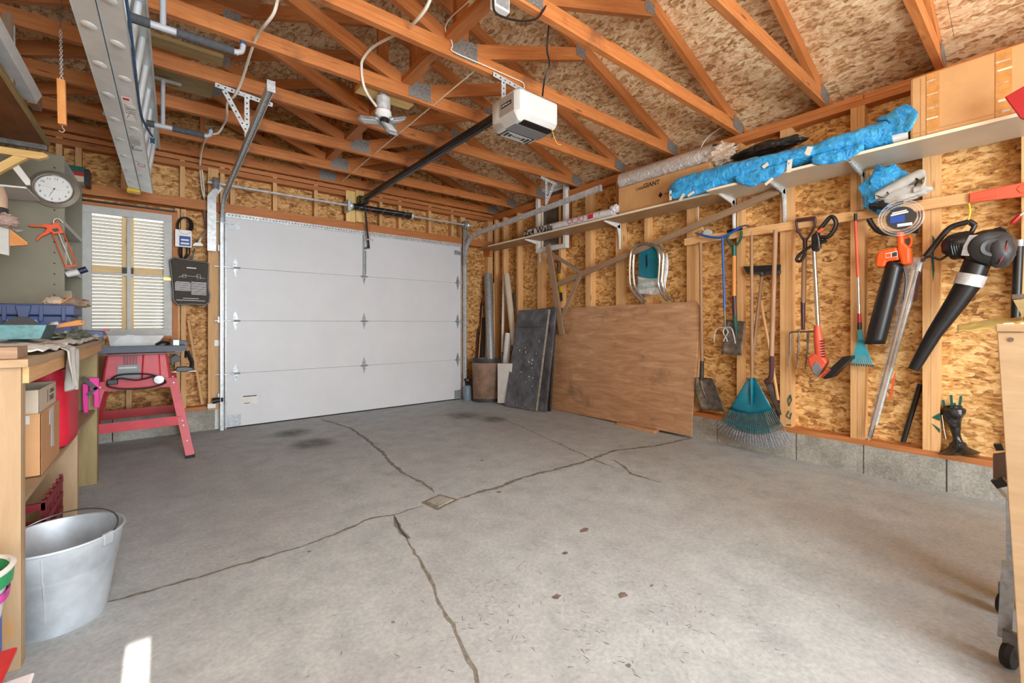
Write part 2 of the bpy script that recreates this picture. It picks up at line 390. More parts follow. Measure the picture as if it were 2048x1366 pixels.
def floor_mat():
    t = NT('garage_concrete'); p = t.coord(); t.b.inputs['Roughness'].default_value = .78
    a = t.noise(p, 1.1, 4, .6); b = t.noise(p, 7, 6, .65); c = t.noise(p, 60, 5, .7)
    col = t.ramp(b, [(.25, (166, 172, 174)), (.5, (188, 194, 196)), (.75, (201, 206, 207))])
    w = t.N('ShaderNodeMapRange'); w.inputs[1].default_value = .46; w.inputs[2].default_value = .66; w.inputs[4].default_value = .55; t.L(a, w.inputs[0])
    col = t.mix(w.outputs[0], col, (176, 174, 175))
    d = t.noise(t.mapping(p, loc=(4, 9, 2)), 2.2, 5, .65); dm = t.N('ShaderNodeMapRange'); dm.inputs[1].default_value = .56; dm.inputs[2].default_value = .75; dm.inputs[4].default_value = .5; t.L(d, dm.inputs[0])
    col = t.mix(dm.outputs[0], col, (208, 212, 212))
    sp = t.noise(p, 34, 2, .5); sm = t.N('ShaderNodeMapRange'); sm.inputs[1].default_value = .7; sm.inputs[2].default_value = .78; sm.inputs[4].default_value = .4; t.L(sp, sm.inputs[0])
    col = t.mix(sm.outputs[0], col, (96, 88, 80))
    f = t.ramp(c, [(.2, (205, 205, 205)), (.8, (255, 255, 255))]); col = t.mix(1.0, col, f, 'MULTIPLY')
    t.col(col); t.bump(c, .25, .003); return t.m
M['floor'] = floor_mat()
def block_mat():
    t = NT('foundation_concrete'); p = t.coord(); t.b.inputs['Roughness'].default_value = .85
    b = t.noise(p, 6, 6, .7); c = t.noise(p, 70, 4, .7)
    col = t.ramp(b, [(.25, (138, 134, 124)), (.55, (182, 178, 168)), (.8, (206, 203, 194))]); f = t.ramp(c, [(.25, (190, 190, 190)), (.7, (255, 255, 255))])
    t.col(t.mix(1.0, col, f, 'MULTIPLY')); t.bump(c, .4, .004); return t.m
M['block'] = block_mat()
M['crack'] = plain('crack_fill', (126, 120, 110), .9, 0, .25, 40)
M['oil'] = plain('oil_stain', (96, 90, 80), .6, 0, .1, 20)
M['stain_dark'] = plain('floor_stain_dark', (112, 105, 95), .7, 0, .2, 12, alpha=.5)
M['stain_pink'] = plain('floor_stain_rust', (128, 104, 94), .8, 0, .25, 30, alpha=.7)
def smudge(name, c, a):
    t = NT(name); t.b.inputs['Base Color'].default_value = s2l(c) + (1,); t.b.inputs['Roughness'].default_value = .8
    g = t.coord('Generated'); vm = t.N('ShaderNodeVectorMath', operation='DISTANCE'); vm.inputs[1].default_value = (.5, .5, 0)
    fl = t.N('ShaderNodeVectorMath', operation='MULTIPLY'); fl.inputs[1].default_value = (1, 1, 0); t.L(g, fl.inputs[0]); t.L(fl.outputs[0], vm.inputs[0])
    mr = t.N('ShaderNodeMapRange', interpolation_type='SMOOTHSTEP'); mr.inputs[1].default_value = .1; mr.inputs[2].default_value = .46; mr.inputs[3].default_value = a; mr.inputs[4].default_value = 0; t.L(vm.outputs['Value'], mr.inputs[0])
    n = t.noise(t.coord(), 9, 4, .6); nr = t.N('ShaderNodeMapRange'); nr.inputs[1].default_value = .3; nr.inputs[2].default_value = .65; nr.inputs[3].default_value = .35; t.L(n, nr.inputs[0])
    t.L(t.math('MULTIPLY', mr.outputs[0], nr.outputs[0]), t.b.inputs['Alpha']); return t.m
M['tyre_mark'] = smudge('floor_tyre_mark', (80, 76, 70), .5)
# ================================================================ the shell of the garage
XR, XL, YF, YB = 3.79, -0.97, 5.18, -3.3          # stud faces right / left, far wall, rear wall
ZP, ZS, XM, SL = 2.635, 0.20, 1.42, 0.36           # top of wall plates, top of foundation, ridge line, roof slope
SD = 0.089
floor = struct(MB().box(XL - .3, XR + .3, YB - 1.2, YF + .3, -.12, 0).build('floor', M['floor']), 'worn grey concrete garage floor with cracks')
def crack(px, w, name='crack', m='crack'):
    pts = [az(x, y, 0) for x, y in px]; fine = []
    for i in range(len(pts) - 1):
        n = max(2, int((pts[i + 1] - pts[i]).length / .035))
        for k in range(n): fine.append(pts[i].lerp(pts[i + 1], k / n))
    fine.append(pts[-1]); b = MB(); L = []
    for i, p in enumerate(fine):
        t = (fine[min(i + 1, len(fine) - 1)] - fine[max(i - 1, 0)]).normalized(); s = V(-t.y, t.x, 0)
        e = min(1, .25 + min(i, len(fine) - 1 - i) * .25); j = random.uniform(-1, 1) * .006
        ww = w * random.uniform(.45, 1.25) * e / 2
        L.append((p + s * (ww + j) + V(0, 0, .0012), p - s * (ww - j) + V(0, 0, .0012)))
    for i in range(len(L) - 1): b.poly([L[i][0], L[i][1], L[i + 1][1], L[i + 1][0]])
    return b.build(name, M[m], floor)
crack([(640, 838), (700, 856), (735, 880), (765, 905), (785, 930), (805, 945), (845, 965), (870, 985)], .028)
crack([(912, 1000), (960, 984), (1000, 974), (1045, 955), (1100, 942), (1165, 925), (1230, 901), (1310, 892), (1385, 876)], .030)
crack([(846, 1012), (815, 1020), (788, 1031), (740, 1037), (695, 1058), (620, 1088), (540, 1112), (420, 1148), (300, 1182), (195, 1211)], .015)
crack([(788, 1031), (800, 1055), (815, 1080), (835, 1115), (862, 1160), (880, 1205), (905, 1250), (930, 1300), (957, 1366), (975, 1410)], .013)
crack([(789, 1033), (797, 1050), (806, 1068), (818, 1078)], .045, 'worn_patch', 'stain_dark')
crack([(985, 832), (1035, 850), (1100, 880), (1190, 920), (1230, 936)], .012)
crack([(1222, 918), (1248, 932), (1262, 948), (1320, 965)], .020)
def stain(px, py, r, m, name='stain', asp=1.0, n=18):
    c = az(px, py, .0008); b = MB(); b.poly([c + V(math.cos(2 * math.pi * i / n) * r * random.uniform(.7, 1.15), math.sin(2 * math.pi * i / n) * r * asp * random.uniform(.7, 1.15), 0) for i in range(n)])
    return b.build(name, M[m], floor)
for (x, y, r, m, a) in ((1245, 1190, .022, 'stain_pink', .8), (1113, 1193, .02, 'stain_pink', .7), (964, 921, .018, 'stain_dark', .7), (998, 984, .018, 'stain_dark', .8), (1168, 1060, .03, 'stain_pink', .6), (1303, 1171, .012, 'stain_dark', .5),
                        (1257, 1331, .01, 'stain_dark', .8), (1130, 1106, .018, 'stain_pink', .6), (786, 1244, .008, 'stain_dark', 1), (618, 1103, .01, 'stain_dark', 1), (1120, 888, .02, 'stain_dark', .6)): stain(x, y, r, m, asp=a)
for (x, y, r) in ((630, 886, .26), (585, 866, .24), (930, 829, .3), (985, 838, .22)): stain(x, y, r, 'tyre_mark', asp=1.0, n=26)
# little leaf crumbs and needles lying on the concrete: nobody could count them
b = MB()
for i in range(240):
    x = random.gauss(1150, 230); y = random.uniform(1090, 1360)
    p = az(x, y, .0015); a = random.uniform(0, 6.28); l = random.uniform(.004, .011); d = V(math.cos(a), math.sin(a), 0) * l; s = V(-d.y, d.x, 0) * .12
    b.poly([p - d + s, p + d + s * .5, p + d - s * .5, p - d - s])
o = b.build('needles', M['crack'], floor); o['kind'] = 'stuff'
# drain plate cast in the floor
dr = [az(x, y, 0) for x, y in ((843, 1006), (880, 990), (918, 1001), (876, 1021))]
b = MB(); b.prism([p + V(0, 0, .001) for p in dr], V(0, 0, .004)); b.build('drain_rim', M['crack'], floor)
c = sum(dr, V(0, 0, 0)) / 4; b = MB(); b.prism([c + (p - c) * .72 + V(0, 0, .004) for p in dr], V(0, 0, .005)); b.build('drain_plate', M['block'], floor)

# ---- right wall
wr = struct(MB().box(XR + SD + .012, XR + SD + .03, YB, YF + .2, 0, ZP).build('wall_right', M['plate_wood']), 'right-hand stud wall of bare studs and strand board')
ys = [YB, -1.92, -.7, .51, 1.73, 2.95, 4.17, YF + .1]
WX0 = ax(1078, 400, XR); WX1 = ax(1134, 400, XR); wzt = ax(1100, 378, XR).z; wzb = 1.95     # little high window
for i in range(len(ys) - 1):
    y0, y1 = ys[i] + .002, ys[i + 1] - .002
    if y0 < WX1.y < y1:                                                                # the sheet with the window cut into it
        b = MB(); x0, x1 = XR + SD, XR + SD + .012
        b.box(x0, x1, y0, WX1.y, ZS, ZP - .05); b.box(x0, x1, WX0.y, y1, ZS, ZP - .05); b.box(x0, x1, WX1.y, WX0.y, ZS, wzb); b.box(x0, x1, WX1.y, WX0.y, wzt, ZP - .05)
        b.build('strand_board_sheet', M['osb_right'], wr)
    else: MB().box(XR + SD, XR + SD + .012, y0, y1, ZS, ZP - .05).build('strand_board_sheet', M['osb_right'], wr)
for (y, dbl) in ((-1.6, 0), (-1.2, 0), (-.8, 0), (-.35, 1), (.10, 0), (.511, 1), (.885, 1), (1.335, 1), (1.667, 0), (2.117, 1), (2.573, 0), (2.928, 1), (3.36, 1), (3.79, 0), (4.18, 1), (4.61, 0), (4.93, 0), (5.13, 0)):
    b = MB().box(XR, XR + SD - .001, y - .019, y + .019, ZS + .038, ZP - .076); b.build('stud', M['stud'], wr)
    if dbl: MB().box(XR + .002, XR + SD - .001, y - .019 - .041, y - .0205, ZS + .038, ZP - .076).build('stud', M['stud'], wr)
MB().box(XR - .004, XR + SD - .001, YB, YF + .1, ZS, ZS + .038).build('sill_plate', M['plate_wood'], wr)
MB().box(XR - .002, XR + SD - .001, .83, YF + .1, ZP - .037, ZP).build('top_plate', M['plate_wood'], wr)
MB().box(XR - .002, XR + SD - .001, YB, .826, ZP - .037, ZP).build('top_plate', M['plate_wood'], wr)
MB().box(XR, XR + SD - .001, YB, YF + .1, ZP - .076, ZP - .038).build('top_plate', M['plate_wood'], wr)
ends = [YB - .1, -2.0, -.8, -.19, .42, .83, 1.24, 1.85, 2.46, 3.07, 3.68, 4.29, 4.9, YF + .15]
for i in range(len(ends) - 1):
    MB().box(XR - .002 - .003 * (i % 2), XR + .16, ends[i] + .004, ends[i + 1] - .004, -.02, ZS).build('foundation_block', M['block'], wr)
MB().box(XR + .004, XR + .15, YB, YF, -.02, ZS - .004).build('mortar', M['crack'], wr)
# ---- far wall, with the garage door opening and a window opening
DX0, DX1, DZ = 0.49, 3.205, 2.134
wf = struct(MB().box(XL - .1, DX0 - .02, YF + SD + .012, YF + SD + .03, 0, .9).build('wall_far', M['plate_wood']), 'far stud wall around the garage door')
winL, winR = ay(167, 500, YF).x, ay(341, 500, YF).x; winT, winB = ay(250, 423, YF).z, ay(250, 672, YF).z
y0, y1 = YF + SD, YF + SD + .012
for (xa, xb, za, zb) in ((XL - .1, winL, ZS, ZP + .95), (winL, winR, ZS, winB), (winL, winR, winT, ZP + .95), (winR, DX0 - .03, ZS, ZP + .95), (DX0 - .03, 1.9, DZ + .03, ZP + .95), (1.902, DX1 + .03, DZ + .03, ZP + .95), (DX1 + .03, XR + .1, ZS, ZP + .95)):
    MB().box(xa + .001, xb - .001, y0, y1, za + .001, zb - .001).build('strand_board_sheet', M['osb_far'], wf)
def fstud(px, z0, z1, w=.038, yy=YF): x = ay(px, 600, yy).x; return MB().box(x - w / 2, x + w / 2, yy, YF + SD - .001, z0, z1).build('stud', M['stud'], wf)
hdT = DZ + .095
for x in (-.88, -.56): MB().box(x - .019, x + .019, YF, YF + SD - .001, ZS + .038, ZP - .076).build('stud', M['stud'], wf)
for px in (355, 367): fstud(px, ZS + .038, hdT - .1)
for px in (204, 258, 448): fstud(px, ZS + .038, 0.9)
for px in (118, 248, 365, 445, 465, 550, 632, 762, 800, 860, 905): fstud(px, hdT, ZP - .04)
MB().box(winR + .01, DX0 - .1, YF, YF + SD - .01, 1.36, 1.45).build('blocking', M['stud'], wf)
b = MB().box(XL, DX0 + 3.4, YF - .05, YF + SD - .001, DZ + .005, hdT); b.build('header', M['plate_wood'], wf)
MB().box(XL, XR, YF, YF + SD - .001, ZP - .04, ZP).build('top_plate', M['plate_wood'], wf)
MB().box(XL, XR, YF - .002, YF + SD - .001, ZP - .1, ZP - .05).build('top_plate', M['plate_wood'], wf)
xa, xb = ay(416, 600, YF - .03).x, ay(437, 600, YF - .03).x
MB().box(xa, xb, YF - .03, YF + .01, ZS, 2.56).build('jamb_board', M['stud'], wf)
xa, xb = DX1 + .012, DX1 + .09
MB().box(xa, xb, YF - .03, YF + .05, 0, 2.52).build('jamb_board', M['stud'], wf)
MB().box(3.70, XR, YF - .001, YF + SD - .001, ZS, ZP - .1).build('stud', M['stud'], wf)
MB().box(XL, DX0 - .09, YF - .002, YF + SD - .001, ZS, ZS + .038).build('sill_plate', M['plate_wood'], wf)
for (x0_, x1_) in ((XL - .1, -.35), (-.342, DX0 - .09)): MB().box(x0_, x1_, YF, YF + .16, -.02, ZS).build('foundation_block', M['block'], wf)
MB().box(DX1 + .1, XR, YF, YF + .16, -.02, ZS).build('foundation_block', M['block'], wf)
for i, (pxa, pxb) in enumerate(((692, 711), (712, 729))):
    a, c = ay(pxa, 400, YF - .03), ay(pxb, 400, YF - .03); zt, zb = ay(pxa, 380, YF - .03).z, ay(pxa, 443, YF - .03).z
    MB().box(a.x, c.x, YF - .03, YF - .002, zb, zt).build('spring_anchor_board', M['pale_pine'], wf, bevel=.002)
# outer cladding behind the boards, and door stops around the opening
y0, y1 = YF + SD + .013, YF + SD + .03
for (xa, xb, za, zb) in ((XL - .2, winL, .1, ZP + 1.1), (winL, winR, .1, winB), (winL, winR, winT, ZP + 1.1), (winR, DX0 + .03, .1, ZP + 1.1), (DX0 + .03, DX1 - .03, DZ - .03, ZP + 1.1), (DX1 - .03, XR + .2, -.01, ZP + 1.1)): MB().box(xa, xb, y0, y1, za, zb).build('cladding', M['plate_wood'], wf)
for (xa, xb) in ((DX0 - .1, DX0 + .03), (DX1 - .03, DX1 + .1)): MB().box(xa, xb, YF + .005, YF + SD, -.01, DZ).build('door_stop', M['white_paint'], wf)
# gable framing above
for x in (-.3, .3, .85, 1.37, 1.9, 2.45, 3.0): MB().box(x - .019, x + .019, YF + .01, YF + SD - .002, ZP, ZP + .02 + .36 * (2.42 - abs(x - XM))).build('gable_stud', M['truss'], wf)
# ---- left and rear walls
wl_ = struct(MB().box(XL - .1, XL, YB, YF + .2, 0, ZP).build('wall_left', M['osb_right']), 'left wall behind the workbench')
# rear wall behind the camera: a wide bay added for light, one narrow gap beside a door left ajar
b = MB(); GX0, GX1 = -.092, -.034
b.box(XL - .1, GX0, YB - .03, YB, 0, ZP + .95); b.box(GX0, GX1, YB - .03, YB, 2.2, ZP + .95); b.box(GX1, -.01, YB - .03, YB, 0, ZP + .95)
b.box(-.01, 2.1, YB - .03, YB, 2.3, ZP + .95); b.box(2.1, XR + .1, YB - .03, YB, 0, ZP + .95)
wb_ = struct(b.build('wall_rear', M['osb_far']), 'rear wall behind the photographer')
b = MB(); b.box(-.02, 4.2, YB - 6.5, YB - .05, 2.42, 2.5); b.build('added_sun_blocker', M['plate_wood'], wb_)  # unseen roof added outside to keep the sun out of the wide bay
b = MB(); b.box(-6, 10, YB - 12, YB - 1.2, -.12, -.02); struct(b.build('ground', M['block']), 'driveway outside the added rear bay')
# ---- ceiling: roof sheathing on both slopes, in sheets
def zroof(x): return 2.715 + .05 + SL * ((3.72 - XM) - abs(x - XM))
ce = struct(MB().bar((XM, YB, zroof(XM) + .05), (XM, YF + .3, zroof(XM) + .05), .12, .02).build('ceiling', M['osb_roof']), 'underside of the strand board roof')
for sgn in (-1, 1):
    for k in range(3):
        d0, d1 = k * 1.15, min((k + 1) * 1.15, 2.9)
        for j in range(5):
            off = -.6 if k % 2 else 0
            a, c = YB - .6 + j * 2.44 + off, YB - .6 + (j + 1) * 2.44 + off
            if j == 4: c = YF + .35
            a = max(a, YB - .4); c = min(c, YF + .35)
            if c - a < .05: continue
            xa, xb = XM + sgn * (d0 + .001), XM + sgn * (d1 - .001)
            pa, pb = V(xa, a + .001, zroof(xa)), V(xb, a + .001, zroof(xb))
            MB().prism([pa, pb, V(xb, c - .001, zroof(xb)), V(xa, c - .001, zroof(xa))], V(0, 0, .014)).build('strand_board_sheet', M['osb_roof'], ce)

MB().prism([V(XM, YB - .5, zroof(XM) + .03), V(XM + 3.0, YB - .5, zroof(XM + 3.0) + .03), V(XM + 3.0, YF + .4, zroof(XM + 3.0) + .03), V(XM, YF + .4, zroof(XM) + .03)], V(0, 0, .02)).build('roof_deck', M['plate_wood'], ce)
MB().prism([V(XM, YB - .5, zroof(XM) + .03), V(XM - 3.0, YB - .5, zroof(XM - 3.0) + .03), V(XM - 3.0, YF + .4, zroof(XM - 3.0) + .03), V(XM, YF + .4, zroof(XM) + .03)], V(0, 0, .02)).build('roof_deck', M['plate_wood'], ce)
for x in (XR + .13, XL - .15): MB().box(x, x + .02, YB, YF + .3, 2.2, zroof(x + .01 if x > XM else x) + .02).build('eave_board', M['osb_right'], ce)
for x in (.2, .9): MB().box(x - .19, x + .19, -1.52, .02, 2.99, 3.03).build('added_fill_housing', M['white_paint'], ce); MB().box(x - .01, x + .01, -.76, -.74, 3.03, zroof(x)).build('added_fill_stem', M['galv'], ce)  # casings for the added overhead fill lights, out of view
# ---- roof trusses
TY = [YF - .02 - 5.41 + .61 * k for k in range(0)]
TY = [.45, 1.06, 1.67, 2.27, 2.87, 3.48, 4.09, 4.69, 5.13]
def tz(x): return 2.715 + SL * ((3.72 - XM) - abs(x - XM))       # centre line of the top chords
def make_truss(y):
    root = thing('roof_truss', '', 'roof truss', (XM, y, ZP), 'roof trusses')
    def part(n, b, m='truss', par=None): return b.build(n, M[m], par or root)
    part('bottom_chord', MB().box(XL - .04, XR + .06, y - .019, y + .019, ZP, ZP + SD))
    for s in (-1, 1):
        e = XM + s * 2.75; part('top_chord', MB().bar((e, y, tz(e)), (XM + s * .001, y, tz(XM)), .038, SD, up=(0, 0, 1)))
        q = XM + s * 1.07; part('web', MB().bar((XM + s * .04, y, ZP + .075), (q, y, tz(q) - .06), .0375, SD * .98))
        hx = XM + s * 2.32
        for dy in (-.0205, .0205):
            part('gusset_plate', MB().bar((hx - s * .085, y + dy, ZP + .075), (hx + s * .085, y + dy, ZP + .045), .0015, .10), 'gusset')
            part('gusset_plate', MB().obox((q - s * .015, y + dy, tz(q) - .055), (1, 0, 0), (0, 1, 0), (0, 0, 1), .052, .0008, .04), 'gusset')
    part('king_post', MB().box(XM - .044, XM + .044, y - .0185, y + .0185, ZP + SD, tz(XM) - .02))
    for dy in (-.0205, .0205): part('gusset_plate', MB().obox((XM + .02, y + dy, ZP + .078), (1, 0, 0), (0, 1, 0), (0, 0, 1), .088, .0008, .06), 'gusset')
    return root
names = ['highest in view at the photo top right corner', 'second from the camera, its chord ending above the wrapped blue bundle', 'third from the camera, carrying the black power cord', 'fourth from the camera, with white cord along its chord',
         'fifth from the camera, just beyond the white opener', 'sixth from the camera, over the three-panel lamp', 'seventh from the camera, third from the garage door', 'second roof truss from the garage door', 'roof truss nearest the garage door, against the far gable']
t0 = None
for y, nm in zip(TY, names):
    if t0 is None: t0 = make_truss(y); t = t0
    else: t = copy_tree(t0); t.location.y = y
    t['label'] = ('spruce roof truss ' + nm) if 'truss' not in nm else nm
tag(MB().box(1.297, 1.374, -1.0, 4.9, ZP + SD + .0005, ZP + SD + .038).build('runner_board', M['plate_wood']), 'long runner board laid over the truss bottom chords along the middle', 'board')
# ================================================================ windows
def frame(b, c0, w, h, t, d, xd, yd, nd):           # rectangular frame, lower-left c0, facing nd
    c0 = Vector(c0); xd = Vector(xd); yd = Vector(yd); nd = Vector(nd)
    for (cx, cy, hx, hy) in ((w / 2, t / 2, w / 2, t / 2), (w / 2, h - t / 2, w / 2, t / 2), (t / 2, h / 2, t / 2, h / 2 - t), (w - t / 2, h / 2, t / 2, h / 2 - t)):
        b.obox(c0 + xd * cx + yd * cy, xd, yd, nd, hx, hy, d / 2)
    return b
ww, wh = winR - winL, winT - winB
w1 = struct(empty('window_1', (0.5 * (winL + winR), YF, winB)), 'four-pane window with white blinds left of the garage door')
frame(MB(), (winL - .045, YF + .02, winB - .03), ww + .10, wh + .075, .04, .07, (1, 0, 0), (0, 0, 1), (0, 1, 0)).build('casing', M['plate_wood'], w1)
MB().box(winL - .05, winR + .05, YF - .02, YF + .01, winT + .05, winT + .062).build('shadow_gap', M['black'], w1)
frame(MB(), (winL - .012, YF - .005, winB - .005), ww + .024, wh + .02, .064, .03, (1, 0, 0), (0, 0, 1), (0, 1, 0)).build('sash', M['grey_paint'], w1, bevel=.003)
mx = .5 * (winL + winR)
MB().box(mx - .013, mx + .013, YF - .017, YF + .008, winB + .05, winT - .05).build('glazing_bar', M['grey_paint'], w1)
mz = ay(253, 550, YF).z
MB().box(winL + .05, winR - .05, YF - .016, YF + .007, mz - .01, mz + .01).build('glazing_bar', M['grey_paint'], w1)
for (xa, xb) in ((winL + .05, mx - .013), (mx + .013, winR - .06)):
    for (za, zb) in ((winB + .05, mz - .01), (mz + .01, winT - .055)): MB().box(xa, xb, YF - .004, YF - .001, za, zb).build('pane', M['glass'], w1)
# outer wooden sash behind, then the blinds
for (xa, xb, za, zb) in ((mx - .05, mx + .03, winB, winT), (winL, winR, mz + .0, mz + .07)): MB().box(xa, xb, YF + .03, YF + .06, za, zb).build('outer_sash', M['pale_pine'], w1)
n = 34
t = NT('blind_slat'); t.b.inputs['Base Color'].default_value = s2l((214, 209, 192)) + (1,); t.b.inputs['Roughness'].default_value = .6
M['slat'] = t.m
sm = None
for i in range(n):
    z = winB + .03 + (wh - .06) * i / n
    if sm is None:
        sm = MB().obox((mx, YF + .1, z), (1, 0, 0), V(0, -.42, .9).normalized(), V(0, .9, .42).normalized(), ww / 2, .0138, .0008).build('blind_slat', M['slat'], w1); z0 = z
    else: c = sm.copy(); COL.objects.link(c); c.location.z = z - z0
w2 = struct(empty('window_2', (XR, .5 * (WX0.y + WX1.y), wzb)), 'small white window high on the right wall')
yl = WX0.y - WX1.y; hh = wzt - wzb
frame(MB(), (XR - .012, WX1.y - .02, wzb), yl + .04, hh + .03, .05, .06, (0, 1, 0), (0, 0, 1), (1, 0, 0)).build('frame', M['white_paint'], w2, bevel=.004)
frame(MB(), (XR + .02, WX1.y + .03, wzb + .05), yl - .06, hh - .07, .022, .02, (0, 1, 0), (0, 0, 1), (1, 0, 0)).build('sash', M['white_paint'], w2)
MB().box(XR + .03, XR + .034, WX1.y + .05, WX0.y - .05, wzb + .06, wzt - .04).build('pane', plain('dim_pane', (92, 84, 74), .08, 0, .25, 5), w2)
# ================================================================ the garage door
gd = struct(empty('door_1', ((DX0 + DX1) / 2, 5.13, 0)), 'white four-section overhead garage door')
zs = [0.012, .545, 1.07, 1.60, DZ]
YD = 5.13
for i in range(4):
    b = MB().box(DX0, DX1, YD, YD + .045, zs[i] + .0008, zs[i + 1] - .0008); b.build('door_section', M['door_white'], gd, bevel=.002)
    for k in (1, 2, 3):
        z = zs[i] + (zs[i + 1] - zs[i]) * k / 4; MB().box(DX0 + .02, DX1 - .02, YD - .0012, YD + .001, z - .004, z + .004).build('groove_bead', M['door_white'], gd)
MB().box(DX0, DX1, YD + .046, YD + .05, 0, DZ).build('door_skin', M['door_white'], gd)
MB().box(DX0, DX1, YD + .01, YD + .05, 0, .012).build('bottom_seal', M['black_rubber'], gd)
MB().box(DX0 - .005, DX1 + .005, YD - .014, YD - .001, DZ - .04, DZ + .004).build('top_strut', M['galv'], gd)
b = MB()
for i in range(90): x = DX0 + .02 + (DX1 - DX0 - .04) * i / 89; b.cyl((x, YD - .0145, DZ - .016), (x, YD - .0135, DZ - .016), .006, n=6)
b.build('strut_holes', M['dark_grey'], gd)
for s, x in ((0, DX0), (1, DX1)): MB().box(x - (.012 if s == 0 else .0), x + (.0 if s == 0 else .012), YD - .004, YD + .045, .0, DZ).build('end_stile', M['galv_dark'], gd)
def hinge(x, z, mid=False):
    h = MB(); y = YD - .004
    h.prism([V(x - .022, y, z + .004), V(x + .022, y, z + .004), V(x + .018, y, z + .055), V(x, y, z + .10), V(x - .018, y, z + .055)], V(0, .004, 0))
    h.prism([V(x - .022, y, z - .004), V(x, y, z - .10), V(x + .022, y, z - .004)][::1], V(0, .004, 0))
    hh_ = h.build('hinge', M['galv_dark'], gd)
    MB().cyl((x - .04, y - .008, z), (x + .04, y - .008, z), .009, n=8).build('hinge_pin', M['galv_dark'], hh_)
    MB().cyl((x - .008, y - .006, z + .035), (x - .008, y, z + .035), .006, n=6).cyl((x + .008, y - .006, z - .04), (x + .008, y, z - .04), .006, n=6).build('bolt', M['steel'], hh_)
    return hh_
xm = ay(728, 600, YD).x
for z in zs[1:4]:
    for x in (DX0 + .075, xm, DX1 - .05): hinge(x, z)
for x, s in ((DX0 + .06, -1), (DX1 - .05, 1)):
    for z in zs[1:4] + [DZ - .1]: MB().cyl((x, YD - .02, z), (x + s * .16, YD - .02, z), .006, n=6).build('roller_stem', M['galv'], gd)
    MB().box(x - .05, x + .05, YD - .006, YD, DZ - .15, DZ - .09).build('top_bracket', M['galv_dark'], gd)
    MB().box(x - .05, x + .06, YD - .006, YD, .02, .13).build('bottom_bracket', M['galv_dark'], gd)
# vertical stiffener and arm of the opener
MB().box(xm - .017, xm + .003, YD - .03, YD, zs[3] + .03, DZ - .005).build('opener_stile', M['galv_dark'], gd)
MB().box(xm + .008, xm + .018, YD - .03, YD - .004, 1.63, 1.9).build('lock_rod', M['galv_dark'], gd)
MB().box(DX0 + .14, DX0 + .27, YD - .0016, YD, .22, .30).build('sticker', M['white_paint'], gd)
MB().box(DX0 + .14, DX0 + .26, YD - .0018, YD, .30, .309).build('sticker_heading', M['ink'], gd); MB().box(DX0 + .15, DX0 + .2, YD - .0019, YD - .0017, .232, .238).build('sticker_print', M['ink'], gd)
# ================================================================ right wall: rail, shelves and what they hold
from mathutils import noise as mnoise
def plate(px, X, t=.006): return MB().prism([ax(x, y, X) for x, y in px], V(t, 0, 0))
def pl(b, px, X, t=.006): return b.prism([ax(x, y, X) for x, y in px], V(t, 0, 0))
def T(pts, X): return [ax(x, y, X) for x, y in pts]
def blob(b, c, rx, ry, rz, amp=.2, seed=0, nu=20, nv=28, freq=3.0, fold=None):
    c = Vector(c)
    def f(u, v):
        th = math.pi * u; ph = 2 * math.pi * v
        d = V(math.sin(th) * math.cos(ph), math.sin(th) * math.sin(ph), math.cos(th))
        k = 1 + amp * mnoise.noise(d * freq + V(seed * 7.1, seed * 3.3, seed)) + amp * .5 * mnoise.noise(d * freq * 2.7 + V(seed, 9, 4))
        return c + V(d.x * rx * k, d.y * ry * k, d.z * rz * k)
    return b.grid(f, nu, nv, wrap=True)
XW = 3.72                                            # where the hanging tools are
rail = tag(MB().box(3.753, 3.7895, -.6, 2.14, 1.762, 1.826).build('hanging_rail', M['stud']), 'pale wooden rail across the studs with tools hanging from it', 'rail')
# ---- shelves
def bracket(par, y, xf, m, drop):
    z = 2.1; t = .012; b = MB()
    b.prism([V(xf, y, z), V(xf, y, z - .012), V(XR - .05, y, z - .045), V(XR - .006, y, z - .05), V(XR - .006, y, z)], V(0, t, 0))
    b.prism([V(XR, y, z), V(XR - .05, y, z - .03), V(XR - .022, y, z - .12), V(XR - .012, y, z - drop), V(XR, y, z - drop)], V(0, t, 0))
    b.box(xf, XR, y - .008, y + .02, z - .004, z); b.box(XR - .004, XR, y - .008, y + .02, z - drop, z)
    return b.build('bracket', M[m], par)
def ywall(px, X=XR): return ax(px, 500, X).y
sh1 = thing('wall_shelf', 'long narrow brown wall shelf on white brackets running to the far corner', 'shelf', (3.65, 3.4, 2.1))
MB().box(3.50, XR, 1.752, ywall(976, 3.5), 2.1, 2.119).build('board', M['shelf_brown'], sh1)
MB().box(3.4985, 3.5, 1.752, ywall(976, 3.5), 2.1005, 2.1185).build('edge_band', M['melamine_edge'], sh1)
MB().box(3.52, XR, ywall(976, 3.5) + .002, 5.16, 2.1, 2.119).build('end_board', M['shelf_brown'], sh1)
for px in (1081, 1241, 1470): bracket(sh1, ywall(px), 3.53, 'white_paint', .27)
sh2 = thing('wall_shelf', 'deep pale laminate wall shelf on grey steel brackets under the big carton', 'shelf', (3.6, .6, 2.1))
MB().box(3.405, XR, -.7, 1.75, 2.1, 2.119).build('board', M['melamine'], sh2)
MB().box(3.4035, 3.405, -.7, 1.75, 2.1005, 2.1185).build('edge_band', M['melamine_edge'], sh2)
for px in (1571, 1729): bracket(sh2, ywall(px), 3.47, 'galv', .33)
ZT = 2.1195
